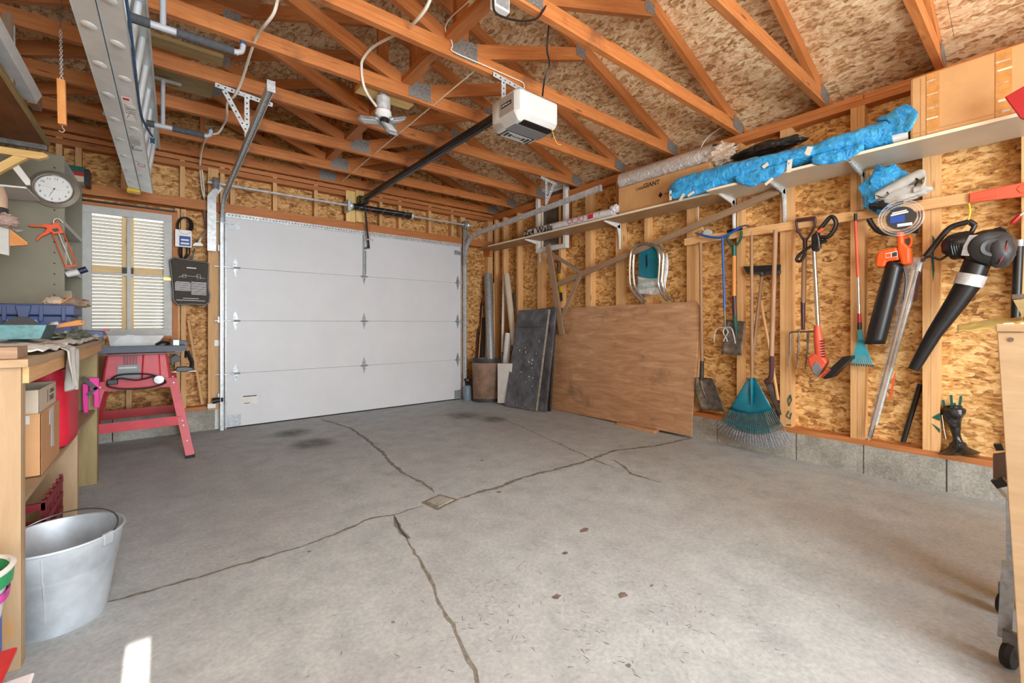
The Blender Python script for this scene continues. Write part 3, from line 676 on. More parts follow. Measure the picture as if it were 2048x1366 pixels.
# white wrapped roll printed 2x4 Walls
r = thing('wrapped_roll', 'white plastic wrapped bundle printed 2x4 Walls lying on the shelf', 'bundle', (3.53, 3.5, ZT))
ya, yb = ywall(1046, 3.52), ywall(1222, 3.52)
b = MB(); pts = [V(3.57, ya + .04 - (ya + .04 - yb) * i / 12, ZT + .051) for i in range(13)]
b.tube(pts, [.012] + [.052] * 11 + [.045], 12, flat=.95, up=(0, 0, 1)); b.build('wrapping', M['white_film'], r, smooth=True)
b = MB(); blob(b, (3.56, yb - .01, ZT + .072), .03, .055, .05, .5, 3); b.build('twisted_end', M['white_film'], r, smooth=True)
text('2x4 Walls', (3.5165, ya - .03, ZT + .04), (0, -1, 0), (0, 0, 1), .105, M['ink'], r, width=.5, bold=.002)
b = MB()
for k, (y, rr) in enumerate(((3.28, .028), (3.19, .022), (3.36, .024))): b.tube([V(3.517, y + math.cos(a) * rr * 1.5, ZT + .055 + math.sin(a) * rr * 1.1) for a in [i * 2 * math.pi / 14 for i in range(14)]], .0022, 5, closed=True)
b.build('red_print', M['red_ink'], r); MB().box(3.514, 3.52, 3.03, 3.1, ZT + .03, ZT + .075).build('red_mark', M['red_ink'], r)
# Little GIANT carton with a roll of bubble wrap on top
y0, y1 = 1.80, ywall(1237, 3.56)
c = thing('carton', 'long brown carton printed LittleGIANT on the shelf', 'box', (3.66, (y0 + y1) / 2, ZT))
zt = ax(1237, 377, 3.56).z
MB().box(3.56, 3.76, y0, y1, ZT, zt).build('box_body', M['cardboard'], c, bevel=.004)
MB().box(3.5592, 3.56, y0 + .03, y1 - .03, (ZT + zt) / 2 + .1, (ZT + zt) / 2 + .102).build('seam', M['cardboard_dark'], c)
text('Little', ax(1272, 379, 3.5585), (0, -1, 0), (0, 0, 1), .045, M['ink'], c, width=.08)
text('GIANT', ax(1287, 373, 3.5585), (0, -1, 0), (0, 0, 1), .06, M['ink'], c, width=.17, bold=.001)
p = ax(1321, 390, 3.5585); MB().prism([p + V(0, .022, 0), p + V(0, 0, .028), p + V(0, -.022, 0), p + V(0, 0, -.028)], V(-.0006, 0, 0)).build('diamond_logo', M['ink'], c)
text('Franklin', ax(1328, 388, 3.5585), (0, -1, 0), (0, 0, 1), .02, M['ink'], c)
r = thing('bubble_wrap_roll', 'silvery roll of bubble wrap lying on the LittleGIANT carton', 'roll', (3.64, 2.3, zt))
def bub(u, v):
    y = y1 + .0 - u * .95; a = 2 * math.pi * v; k = .082 + .004 * mnoise.noise(V(y * 9, math.cos(a) * 3, math.sin(a) * 3))
    return V(3.63 + k * math.cos(a), y, zt + .08 + k * math.sin(a))
MB().grid(bub, 50, 24, wrap=True).build('roll', M['bubble'], r, smooth=True)
b = MB(); blob(b, (3.63, 1.78, zt + .06), .08, .16, .085, .45, 8, 24, 30); b.build('loose_end', M['pale_film'], r, smooth=True)
b = MB(); b.lathe([(.0, 0), (.082, .0), (.082, .003), (.0, .003)], (3.63, y1 + .002, zt + .08), (0, 1, 0), 20); b.build('roll_end', M['bubble'], r, smooth=True)
# blue film bundle
bb = thing('wrapped_bundle', 'long bundle wrapped in blue plastic film with bits of masking tape', 'bundle', (3.5, 1.3, ZT))
def blue(u, v):
    y = 2.13 - u * 1.52; a = 2 * math.pi * v; e = min(1, u * 14) ** .5 * (1 if u < .93 else 1 - (u - .93) * 1.2)
    rx = .088 * e; rz = (.078 + .016 * math.sin(u * 7)) * e
    n = mnoise.noise(V(y * 5, math.cos(a) * 1.6, math.sin(a) * 1.6)) * .013 + mnoise.noise(V(y * 13, math.cos(a) * 2.5, math.sin(a) * 3)) * .008 + abs(mnoise.noise(V(y * 24, a, 2))) * .006
    pinch = .012 * math.exp(-((u - .74) / .02) ** 2)
    z = ZT + .088 + (rz + n - pinch) * math.sin(a)
    return V(3.475 + (rx + n - pinch) * math.cos(a), y, max(z, ZT + .002))
MB().grid(blue, 120, 36, wrap=True).build('film', M['blue_film'], bb, smooth=True, angle=60)
def flap(name, ya, yb, drop, seed):
    def f(u, v):
        y = ya + (yb - ya) * u; d = drop * (math.sin(math.pi * min(1, u * 1.08)) ** .7) * (.75 + .35 * mnoise.noise(V(u * 5, seed, 0)))
        w = mnoise.noise(V(u * 7, v * 2, seed)) * .012
        return V(3.397 - .012 * math.sin(v * 3) + w, y, ZT + .05 - v * (d + .05))
    return MB().grid(f, 24, 8).build(name, M['blue_film'], bb, smooth=True, solid=.002, angle=80)
flap('film_flap', 2.06, 1.68, .035, 1); flap('film_flap', 1.52, 1.15, .085, 2); flap('film_flap', 1.02, .74, .055, 3)
def ear(u, v):                                       # torn end standing up around the white core
    a = -.5 + 2.6 * u; rr = .085 + v * .035 + .02 * mnoise.noise(V(u * 4, v * 3, 5))
    return V(3.47 - rr * math.cos(a) * .8, .66 - v * .13 - .04 * math.sin(u * 6), ZT + .1 + rr * math.sin(a) * 1.05)
MB().grid(ear, 20, 10).build('torn_end', M['blue_film'], bb, smooth=True, solid=.002, angle=80)
MB().cyl((3.475, .75, ZT + .075), (3.475, .545, ZT + .075), .062, n=20).build('white_core', M['white'], bb, smooth=True)
for (px, py, w, h, an) in ((1341, 391, 4, 16, 0), (1364, 394, 12, 5, -.9), (1383, 387, 14, 4, -.4), (1531, 331, 8, 5, -.5), (1579, 330, 6, 20, .1), (1617, 302, 7, 11, .4), (1538, 363, 12, 4, -.6)):
    p = ax(px, py, 3.386); s = 3.4 / 870.6 * 1.0
    d = V(0, -math.sin(an), math.cos(an)); q = V(0, -math.cos(an), -math.sin(an))
    MB().obox(p, d, q, (1, 0, 0), h * s / 2 * 1.3, w * s / 2 * 1.3, .0012).build('tape', M['tape_white'], bb)
# black bag behind the bundle
bk = MB(); blob(bk, ax(1535, 298, 3.66), .09, .26, .05, .2, 5); tag(bk.build('black_bag', M['black_film'], smooth=True), 'crumpled black plastic bag behind the blue wrapped bundle', 'bag')
# big carton
cb = thing('carton', 'large plain brown carton sealed with tape at the shelf right end', 'box', (3.6, .15, ZT))
y1 = ywall(1820, 3.43); zt2 = 2.482
MB().box(3.43, 3.76, -.65, y1, ZT + .001, zt2).build('box_body', M['cardboard'], cb, bevel=.012)
MB().box(3.427, 3.4305, -.6, y1 - .02, ZT + .03, ZT + .036).build('flap_fold', M['cardboard_dark'], cb)
MB().box(3.4285, 3.4305, y1 - .05, y1 - .046, ZT + .01, zt2 - .02).build('edge_crease', M['cardboard_dark'], cb)
for (pa, pb) in ((1853, 1879), (1991, 2024)):
    ya, yb = ywall(pa, 3.43), ywall(pb, 3.43)
    tp = MB().box(3.4275, 3.4295, yb, ya, ZT + .002, zt2 - .01).build('tape_strip', M['tape'], cb)
    for k in range(5): z = ZT + .03 + k * .07 + random.uniform(-.02, .02); MB().obox((3.4268, (ya + yb) / 2 + random.uniform(-.004, .004), z), (0, 1, 0), V(0, random.uniform(-.2, .3), 1).normalized(), (1, 0, 0), (ya - yb) / 2 * random.uniform(.6, .95), random.uniform(.0015, .006), .0006).build('tape_wrinkle', M['tape_white'] if k % 2 else M['pale_film'], tp)
rd = MB(); q = [ax(x, y, 3.3) for x, y in ((2009, 194), (2060, 165), (2075, 250), (2040, 236))]; rd.prism(q, V(.03, 0, .004))
tag(rd.build('red_pouch', M['red'], bevel=.004), 'bright red plastic corner poking in at the right photo edge', 'pouch')
# blue bag and grey leaf-catcher bag tucked behind the rail
b = MB(); blob(b, ax(1772, 377, 3.70), .07, .13, .15, .3, 2, freq=2.2); tag(b.build('plastic_bag', M['blue_film'], smooth=True), 'scrunched blue plastic bag stuffed behind the hanging rail', 'bag')
g = thing('cloth_bag', 'folded grey cloth leaf bag with black trim beside blue bag', 'bag', ax(1800, 410, 3.68))
b = MB(); blob(b, ax(1803, 388, 3.665), .05, .13, .055, .3, 6, freq=2.0); b.build('folded_cloth', M['cloth_grey'], g, smooth=True)
pts = bez(T([(1752, 392), (1780, 378), (1812, 362), (1838, 350), (1851, 352), (1846, 372), (1828, 380)], 3.62), 6)
def roll(u, v):
    i = u * (len(pts) - 1); k = int(min(i, len(pts) - 2)); p = pts[k].lerp(pts[k + 1], i - k); a = 2 * math.pi * v; rr = .028 * (.6 + .5 * math.sin(math.pi * min(1, u + .1)))
    return p + V(math.cos(a) * rr, 0, math.sin(a) * rr * 1.1)
MB().grid(roll, 30, 12, wrap=True).build('cloth_roll', M['cloth_grey'], g, smooth=True)
b = MB(); blob(b, ax(1770, 408, 3.69), .05, .085, .04, .2, 4); b.build('black_panel', M['black_rubber'], g, smooth=True)
MB().tube(T([(1826, 352), (1836, 360), (1830, 372)], 3.6), .006, 6).build('black_trim', M['black'], g)
MB().tube(T([(1752, 391), (1768, 396), (1777, 388), (1772, 380)], 3.6), .003, 6).build('piping', M['black'], g)
# orange bar cover over the rail
sc_ = thing('saw_bar_cover', 'bright orange plastic saw bar cover over the hanging rail', 'cover', ax(1990, 395, 3.74))
plate([(1938, 386), (2075, 359), (2075, 390), (1938, 405)], 3.738, .014).build('sleeve', M['orange_red'], sc_, bevel=.004)
b = MB(); pl(b, [(1939, 389), (1985, 378), (1997, 380), (1997, 390), (1985, 394), (1939, 401)], 3.734, .006); b.build('raised_tongue', M['orange_red'], sc_, bevel=.003)
b = MB(); pl(b, [(2032, 378), (2040, 370), (2075, 364), (2075, 382), (2040, 386)], 3.734, .006); b.build('raised_tongue', M['orange_red'], sc_, bevel=.003)

# ---- things leaning in the far right corner and against the wall
ff = thing('timber_frame', 'old greyed timber frame of boards and diagonal braces hung on the wall', 'frame', ax(1122, 668, 3.70))
def wbar(pa, pb, w, X, h=.02, par=None, n='board', m='grey_wood'): return MB().bar(ax(*pa, X), ax(*pb, X), h, w, up=(0, 0, 1)).build(n, M[m], par)
wbar((1106, 573), (1556, 382), .055, 3.715, .024, ff, 'long_board'); wbar((1096, 490), (1124, 669), .075, 3.69, .022, ff, 'post')
wbar((1098, 504), (1163, 546), .04, 3.705, .02, ff, 'brace'); wbar((1161, 548), (1119, 646), .045, 3.70, .02, ff, 'brace')
pw = thing('plywood_sheet', 'big weathered brown plywood sheet leaning against the right wall', 'board', (3.72, 3.0, 0))
f1 = [(1088, 815.5, 3.70), (1383, 873, 3.70), (1386, 800, 3.715), (1394, 742, 3.73), (1400, 615, 3.752), (1392, 603, 3.755), (1106, 617, 3.752)]
MB().prism([ax(*p) for p in f1], V(.016, 0, 0)).build('sheet', M['old_ply'], pw, bevel=.003)
b = MB(); a, c2 = az(1240, 858, .0), az(1312, 868, .0); tag(MB().box(3.62, 3.71, ax(1312, 860, 3.66).y, ax(1238, 860, 3.66).y, 0, .03).build('wood_offcut', M['old_ply']), 'small flat wood offcut on the floor under the plywood sheet', 'offcut')
def slab(off, name, label, m, tl, tr, br, bl, th):
    s = thing(name, label, 'slab', (3.4, 4.1, 0))
    n = ((tr - tl).cross(bl - tl)).normalized(); n = -n if n.x < 0 else n
    MB().prism([tl, tr, br, bl], n * th).build('face_board', M[m], s, bevel=.004); return s, n
tl, tr, br, bl = V(3.60, 4.36, 1.215), V(3.60, 3.79, 1.222), az(1071, 823, .004), az(1008, 812.5, .004)
s1, n1 = slab(0, 'dark_board', 'front dark grey paint-spattered board leaning by the plywood', 'stone_dark', tl, tr, br, bl, .03)
e = (tr - br); MB().bar(br + n1 * .015 + e * .01, tr + n1 * .015 - e * .01, .008, .026, up=n1).build('pale_edge', M['stone_edge'], s1)
MB().bar(tl + (bl - tl) * .18 - n1 * .002, tr + (br - tr) * .18 - n1 * .002, .003, .004).build('seam', M['black'], s1)
b = MB()
for i in range(26):
    u, v = random.uniform(.2, .85), random.uniform(.3, .98); p = tl.lerp(tr, u).lerp(bl.lerp(br, u), v) - n1 * .001; rr = random.uniform(.003, .009)
    b.obox(p, (tr - tl).normalized(), (bl - tl).normalized(), n1, rr, rr * random.uniform(.4, 1.6), .0006)
b.build('paint_spatter', M['white_paint'], s1)
d = V(.05, -.012, 0)
s2, n2 = slab(0, 'dark_board', 'second dark board standing behind the paint-spattered one', 'stone_dark', tl + V(.045, -.03, -.01), tr + V(.045, -.075, .01), br + V(.075, -.09, 0), bl + V(.07, 0, 0), .028)
s3, n3 = slab(0, 'dark_board', 'rearmost dark board, mostly hidden, touching the plywood', 'blade_dark', tl + V(.09, -.03, .0), tr + V(.09, -.03, .02), br + V(.14, -.10, 0), bl + V(.13, 0, 0), .022)
# bin
bn = thing('waste_bin', 'rusty brown oval metal bin with dark rim in the far corner', 'bin', (3.42, 4.75, 0))
prof = [(.17, .0), (.172, .035), (.18, .05), (.19, .52), (.196, .53), (.198, .575), (.188, .575), (.18, .53), (.16, .03), (.0, .03)]
MB().lathe([(0, 0)] + prof[:4], (3.385, 4.775, .0), (0, 0, 1), 32, 1.0, .62, xdir=(.78, -.62, 0)).build('shell', M['rust'], bn, smooth=True)
MB().lathe(prof[3:], (3.385, 4.775, .0), (0, 0, 1), 32, 1.0, .62, xdir=(.78, -.62, 0)).build('rim', M['dark_grey'], bn, smooth=True)
MB().lathe([(.176, -.001), (.178, .045), (.174, .045)], (3.385, 4.775, .001), (0, 0, 1), 32, 1.0, .62, xdir=(.78, -.62, 0)).build('foot_band', M['dark_grey'], bn, smooth=True)
cu_ = MB(); q = ax(979, 722, 3.52); cu_.lathe([(.0, 0), (.018, 0), (.03, .03), (.027, .03), (.0, .01)], q + V(0, 0, -.01), (0, 0, 1), 16)
tag(cu_.build('paper_cup', M['white'], smooth=True), 'small white plastic cup sitting in the rusty bin', 'cup')
wbd = MB(); wbd.prism([ax(995, 806, 3.36), ax(1022, 807, 3.40), ax(1024, 727, 3.45), ax(995, 727, 3.42)], V(.02, .006, 0))
tag(wbd.build('white_panel', M['white_paint'], bevel=.002), 'short white panel standing between rusty bin and dark boards', 'panel')
def pole(name, label, cat, pa, pb, Xa, Xb, r, m, n=12, z0=None):
    a, c = ax(*pa, Xa), ax(*pb, Xb)
    return tag(MB().cyl(a, c, r, n=n).build(name, M[m], smooth=True), label, cat)
pole('duct_tube', 'fat silver spiral metal duct tube standing in the bin', 'tube', (976, 549), (982, 735), 3.66, 3.48, .058, 'galv_dark', 18)
pole('cardboard_tube', 'off-white cardboard tube leaning beside the silver duct', 'tube', (1013, 549), (1029, 690), 3.70, 3.62, .042, 'cardboard_pale', 16)
pole('plastic_pipe', 'slim white plastic pipe standing left of the cardboard tube', 'pipe', (1008, 549), (1004, 730), 3.72, 3.66, .019, 'white')
pole('wrapped_roll', 'short roll in clear wrap below the cardboard tube', 'roll', (1017, 666), (1011, 735), 3.62, 3.58, .045, 'white_film', 16)
MB_ = MB(); tag(MB().box(3.585, 3.587, ax(1008, 709, 3.59).y, ax(1004, 709, 3.59).y, ax(1006, 714, 3.59).z, ax(1006, 704, 3.59).z).build('green_sticker', M['green_paint']), 'tiny bright green sticker on the white pipe', 'sticker')
pole('metal_conduit', 'thin shiny metal conduit leaning by the garage door track', 'pipe', (950, 612), (937, 762), 3.60, 3.45, .012, 'chrome')
pole('metal_rod', 'tall thin pale rod standing in the corner behind conduit', 'rod', (953, 505), (948, 720), 3.72, 3.55, .008, 'cable')
pole('trim_board', 'dark brown strip of trim standing left of the silver duct', 'board', (957, 558), (954, 722), 3.70, 3.52, .022, 'maroon', 4)
pole('trim_board', 'second dark brown strip right behind the brown trim', 'board', (963, 558), (961, 722), 3.70, 3.53, .018, 'maroon', 4)
pole('wood_strip', 'pale wooden strip standing right of the silver duct', 'strip', (988, 566), (989, 722), 3.72, 3.55, .012, 'stud', 4)
pole('wood_stick', 'pale broken stick with knob standing in the bin', 'stick', (966, 611), (957, 722), 3.62, 3.5, .010, 'stud', 7)
pole('black_bar', 'black square bar standing in front of the brown trims', 'bar', (967, 636), (965, 722), 3.60, 3.5, .03, 'black', 4)
pole('wood_strip', 'short grey wooden strip in front of the silver duct', 'strip', (974, 652), (972, 722), 3.52, 3.46, .014, 'grey_wood', 4)
pole('wood_stick', 'short dark stick rising from bin by the white cup', 'stick', (984, 678), (979, 722), 3.53, 3.48, .009, 'blade_dark', 6)
pole('black_board', 'narrow black board behind the cardboard tube', 'board', (1026, 586), (1030, 690), 3.76, 3.74, .02, 'black', 4)
cn = thing('sprayer_bottle', 'grey-blue pressure bottle with black pump beside the door track', 'bottle', az(934, 800, 0))
o_ = az(934.5, 800, 0); MB().lathe([(0, 0), (.058, .0), (.062, .02), (.062, .17), (.045, .2), (.02, .21), (.0, .21)], o_, n=20).build('bottle', plain('grey_blue', (118, 134, 150), .4, 0, .1, 9), cn, smooth=True)
MB().lathe([(.0, .2), (.03, .2), (.034, .24), (.0, .26)], o_, n=14).lathe([(0, .26), (.05, .262), (.05, .29), (0, .3)], o_, n=8).build('pump_head', M['black'], cn)
bl_ = thing('wall_block', 'short dark timber block fixed below the shelf in the corner', 'block', ax(958, 507, 3.72))
MB().bar(ax(931, 507, 3.74), ax(982, 507, 3.7), .05, .095).build('block', M['truss'], bl_)
# chair frame with teal bag
cf = thing('tube_frame', 'bent chrome tube frame hanging with teal scoop and white bag', 'frame', ax(1300, 600, 3.7))
for k, dx in enumerate((0, 8)):
    pts = bez(T([(1284 + dx, 604), (1266 + dx, 582), (1260 + dx, 560), (1260 + dx, 520), (1264 + dx, 500), (1278 + dx, 489), (1296 + dx, 487), (1312 + dx, 494), (1319 + dx, 512), (1318 + dx, 545), (1317 + dx, 568), (1326 + dx, 592), (1337 + dx, 602)], 3.69 + k * .03), 5)
    MB().tube(pts, .0125, 10).build('tube', M['chrome'], cf, smooth=True)
tq = thing('teal_scoop', 'teal plastic panel with a slot hanging inside chrome tubes', 'panel', ax(1297, 555, 3.71))
plate([(1277, 552), (1277, 500), (1283, 491), (1300, 487), (1314, 492), (1317, 505), (1316, 556), (1300, 557)], 3.715, .012).build('panel', M['teal'], tq, bevel=.004)
plate([(1291, 512), (1294, 508), (1295, 530), (1292, 537)], 3.7125, .004).build('slot', M['black'], tq)
bg = thing('shopping_bag', 'white plastic shopping bag with green script behind chrome tubes', 'bag', ax(1300, 588, 3.73))
def bagf(u, v):
    px = 1272 + 62 * u + 3 * math.sin(v * 5); py = (552 - 48 * max(0, u - .72) / .28) + (v * (34 + 4 * math.sin(u * 3) + 45 * max(0, u - .72) / .28)); return ax(px, py, 3.745 - .035 * math.sin(math.pi * u) * math.sin(math.pi * v) + .008 * mnoise.noise(V(u * 5, v * 5, 1)))
MB().grid(bagf, 16, 12).build('bag_body', M['white_film'], bg, smooth=True, solid=.004)
gt = plain('green_script', (110, 170, 160), .7, 0, 0)
text('Freshness', ax(1276, 563, 3.70), (0, -1, .05), (0, 0, 1), .052, gt, bg, width=.2); text('Makes Cents', ax(1276, 576, 3.70), (0, -1, .05), (0, 0, 1), .052, gt, bg, width=.22)
yt = thing('yellow_tool', 'yellow and black long tool hung behind the timber frame', 'tool', ax(1122, 600, 3.76))
MB().bar(ax(1119, 548, 3.76), ax(1122, 584, 3.76), .03, .012, up=(1, 0, 0)).build('yellow_body', M['yellow'], yt); MB().bar(ax(1122, 585, 3.76), ax(1123, 602, 3.76), .028, .012, up=(1, 0, 0)).build('black_tip', M['black'], yt)
MB().tube(T([(1116, 547), (1115, 526), (1119, 523), (1121, 527), (1119, 547)], 3.76), .005, 6).build('loop_handle', M['black'], yt); MB().bar(ax(1108, 521, 3.76), ax(1117, 525, 3.76), .01, .006, up=(1, 0, 0)).build('red_clip', M['red'], yt)
# ================================================================ tools hanging on the right wall
def tool(name, label, cat, px, py): return thing(name, label, cat, ax(px, py, XW))
def shaft(par, pa, pb, X, r, m, n='handle', r2=None): return MB().cyl(ax(*pa, X), ax(*pb, X), r, r2, n=12).build(n, M[m], par, smooth=True)
# grain shovel
t = tool('shovel', 'grain shovel with grey scoop blade and long bare wooden handle by plywood', 'shovel', 1420, 822)
shaft(t, (1401, 484), (1404, 728), 3.74, .014, 'handle'); shaft(t, (1404, 722), (1403, 762), 3.73, .018, 'blade_dark', 'socket')
def scoop(u, v):
    L, R = [(1390, 755), (1389, 780), (1401, 819)], [(1425, 757), (1436, 782), (1450, 824)]
    i = min(1, int(v * 2)); k = v * 2 - i
    a = ax(L[i][0] + (L[i + 1][0] - L[i][0]) * k, L[i][1] + (L[i + 1][1] - L[i][1]) * k, 3.71); c = ax(R[i][0] + (R[i + 1][0] - R[i][0]) * k, R[i][1] + (R[i + 1][1] - R[i][1]) * k, 3.70)
    return a.lerp(c, u) + V(.035 * math.sin(math.pi * u) * (1 - .4 * v), 0, .0)
MB().grid(scoop, 12, 10).build('blade', M['blade'], t, smooth=True, solid=.003)
MB().tube(T([(1402, 760), (1405, 778), (1412, 795)], 3.722), [.012, .01, .003], 8).build('blade_rib', M['blade'], t, smooth=True)
# blue cultivator
t = tool('hand_cultivator', 'blue garden claw with curved T-handle and steel tines', 'cultivator', 1448, 690)
MB().tube(bez(T([(1400, 469), (1420, 474), (1443, 475), (1460, 467), (1482, 453)], 3.70), 6), .0105, 10).build('handle_bar', M['blue_paint'], t, smooth=True)
MB().tube(bez(T([(1482, 453), (1492, 451), (1500, 454)], 3.70), 4), [.011] * 8 + [.004], 8, flat=.6).build('grip_end', M['blade'], t, smooth=True)
MB().tube(bez(T([(1400, 469), (1394, 467), (1391, 466)], 3.70), 4), .011, 8, flat=.6).build('grip_end', M['blade'], t, smooth=True)
shaft(t, (1445, 474), (1449, 618), 3.70, .0095, 'blue_paint'); shaft(t, (1449, 618), (1450, 655), 3.70, .0085, 'blade', 'lower_shaft')
for q in ([(1450, 655), (1436, 656), (1430, 666), (1428, 685)], [(1450, 655), (1462, 656), (1467, 668), (1471, 687)], [(1450, 655), (1456, 664), (1450, 675), (1447, 683)], [(1450, 655), (1446, 664), (1452, 675), (1455, 683)]): MB().tube(bez(T(q, 3.685), 5), .0045, 6).build('tine', M['galv'], t, smooth=True)
# green D-handle spade
t = tool('spade', 'square spade with green D-handle and short orange varnished shaft', 'spade', 1466, 708)
MB().tube(bez(T([(1457, 470), (1455, 478), (1460, 488), (1467, 494), (1475, 488), (1482, 476), (1483, 462)], 3.735), 5), .010, 8).build('handle_yoke', M['green_paint'], t, smooth=True)
MB().cyl(ax(1455, 463, 3.735), ax(1484, 457, 3.735), .013, n=10).build('grip', M['black'], t, smooth=True)
shaft(t, (1468, 491), (1468, 512), 3.735, .018, 'green_paint', 'ferrule'); shaft(t, (1468, 511), (1468, 594), 3.735, .016, 'handle_new'); shaft(t, (1468, 592), (1470, 640), 3.735, .017, 'maroon', 'socket')
def sp(u, v):
    a = ax(1453 - 8 * v, 640 + 67 * v, 3.735); c = ax(1491 - 6 * v, 643 + 68 * v, 3.735); return a.lerp(c, u) + V(.012 * math.sin(math.pi * u) - .02 * v, 0, 0)
MB().grid(sp, 8, 8).build('blade', M['blade'], t, smooth=True, solid=.003)
b = MB(); b.tube(T([(1470, 632), (1471, 650), (1473, 672)], 3.72), [.018, .014, .003], 8); b.build('blade_spine', M['green_paint'], t, smooth=True)
# leaf rake
t = tool('leaf_rake', 'large teal plastic leaf rake with fanned worn tines and wooden handle', 'rake', 1503, 892)
shaft(t, (1503, 470), (1504, 757), 3.70, .0125, 'handle'); 
MB().tube(T([(1503, 470), (1502, 463), (1506, 460)], 3.70), .002, 5).build('wire_hook', M['galv_dark'], t)
apx = ax(1503, 754, 3.69)
def fan(s, r0, r1, X0, X1):                          # point on the fan: s in -1..1 across, r along
    x0, x1, x2 = 1503, 1503, 1503
    L = [(1497, 755), (1459, 818), (1446, 840), (1425, 852)]; Rr = [(1510, 755), (1545, 818), (1563, 850), (1583, 884)]; Mm = [(1503, 757), (1503, 827), (1505, 862), (1506, 894)]
    return L, Mm, Rr
def fp(s, r, X):
    L, Mm, Rr = fan(0, 0, 0, 0, 0); i = min(2, int(r * 3)); k = r * 3 - i
    lp = [L[i][j] + (L[i + 1][j] - L[i][j]) * k for j in (0, 1)]; mp = [Mm[i][j] + (Mm[i + 1][j] - Mm[i][j]) * k for j in (0, 1)]; rp = [Rr[i][j] + (Rr[i + 1][j] - Rr[i][j]) * k for j in (0, 1)]
    w = (s * (s - 1) / 2, 1 - s * s, s * (s + 1) / 2)
    return ax(lp[0] * w[0] + mp[0] * w[1] + rp[0] * w[2], lp[1] * w[0] + mp[1] * w[1] + rp[1] * w[2], X)
MB().grid(lambda u, v: fp(-1 + 2 * u, v / 3 * 1.0, 3.69 - .03 * math.sin(math.pi * v) * abs(math.cos(math.pi * u))), 18, 8).build('fan_plate', M['teal'], t, smooth=True, solid=.004)
MB().tube([fp(0, 0, 3.675), fp(0, .12, 3.668), fp(0, .25, 3.672)], [.016, .014, .008], 8).build('socket_rib', M['teal'], t, smooth=True)
for k in range(27):
    s = -1 + 2 * k / 26
    pts = [fp(s, 1 / 3 + (2 / 3) * q / 5, 3.69 - (.012 * q if q < 5 else .012 * 5) + (0 if q < 5 else .03)) for q in range(6)]
    tn = MB().tube(pts[:4], .0066, 5, flat=.6).build('tine', M['teal_dark'], t, smooth=True)
    MB().tube(pts[3:], [.0066, .0075, .006], 5, flat=.7).build('tine_tip', M['tine_dirty'], tn, smooth=True)
MB().tube([fp(-1 + i / 8, .62, 3.655) for i in range(17)], .004, 5).build('tine_band', M['teal'], t)
# push broom hung head up
t = tool('push_broom', 'upside-down push broom with black bristle head and grey handle', 'broom', 1510, 700)
plate([(1486, 533), (1560, 529), (1559, 548), (1552, 547), (1540, 545), (1500, 547), (1493, 546)], 3.765, .02).build('bristles', M['black_rubber'], t)
b = MB(); pl(b, [(1492, 545), (1560, 541), (1558, 548), (1495, 549)], 3.755, .035); b.build('head_block', M['dark_grey'], t, bevel=.003)
shaft(t, (1525, 552), (1523, 546), 3.755, .02, 'dark_grey', 'socket'); shaft(t, (1524, 553), (1506, 712), 3.76, .013, 'handle')
t = tool('wooden_handle', 'loose pale wooden tool handle slanting behind the spade', 'handle', 1540, 720)
tag(t, t['label'], 'handle'); shaft(t, (1521, 600), (1543, 722), 3.775, .011, 'stud', 'stick'); MB().cyl(ax(1543, 720, 3.775), ax(1556, 800, 3.772), .011, n=10).build('lower_stick', M['stud'], t)
# long spade
t = tool('spade', 'long-handled digging spade with dark bent blade turned edge on', 'spade', 1560, 828)
shaft(t, (1551, 460), (1543, 712), 3.70, .016, 'handle', r2=.018)
MB().tube(bez(T([(1543, 708), (1543, 745), (1540, 757), (1532, 763)], 3.70), 5), .0175, 10).build('socket', M['maroon'], t, smooth=True)
def sb(u, v): a = ax(1527 + 30 * v, 760 + 66 * v, 3.70); c = ax(1546 + 17 * v, 765 + 65 * v, 3.775); return a.lerp(c, u) + V(-.01 * math.sin(math.pi * u), .015 * math.sin(math.pi * u), 0)
MB().grid(sb, 8, 8).build('blade', M['blade_dark'], t, smooth=True, solid=.003)
# fork
t = tool('garden_fork', 'four-tined garden fork with maroon D-handle and grey wooden shaft', 'fork', 1600, 735)
for q in ([(1593, 440), (1595, 458), (1607, 480)], [(1630, 436), (1628, 455), (1613, 480)]): MB().tube(bez(T(q, 3.735), 5), .0085, 8).build('handle_arm', M['maroon'], t, smooth=True)
MB().cyl(ax(1592, 441, 3.735), ax(1631, 436, 3.735), .014, n=10).build('grip', M['maroon'], t, smooth=True)
shaft(t, (1610, 476), (1610, 500), 3.735, .015, 'maroon', 'ferrule'); shaft(t, (1609, 498), (1607, 606), 3.735, .0165, 'handle'); shaft(t, (1606, 604), (1606, 660), 3.735, .016, 'maroon', 'socket', r2=.012)
b = MB(); b.tube(T([(1579, 668), (1583, 664), (1630, 663), (1634, 668)], 3.735), .007, 8); b.build('crossbar', M['blade'], t, smooth=True)
for q in ([(1581, 667), (1580, 700), (1576, 734)], [(1598, 664), (1597, 700), (1592, 738)], [(1616, 664), (1615, 700), (1610, 740)], [(1632, 666), (1632, 690), (1628, 735)]): MB().tube(T(q, 3.72), [.008, .0065, .003], 6).build('tine', M['blade'], t, smooth=True)
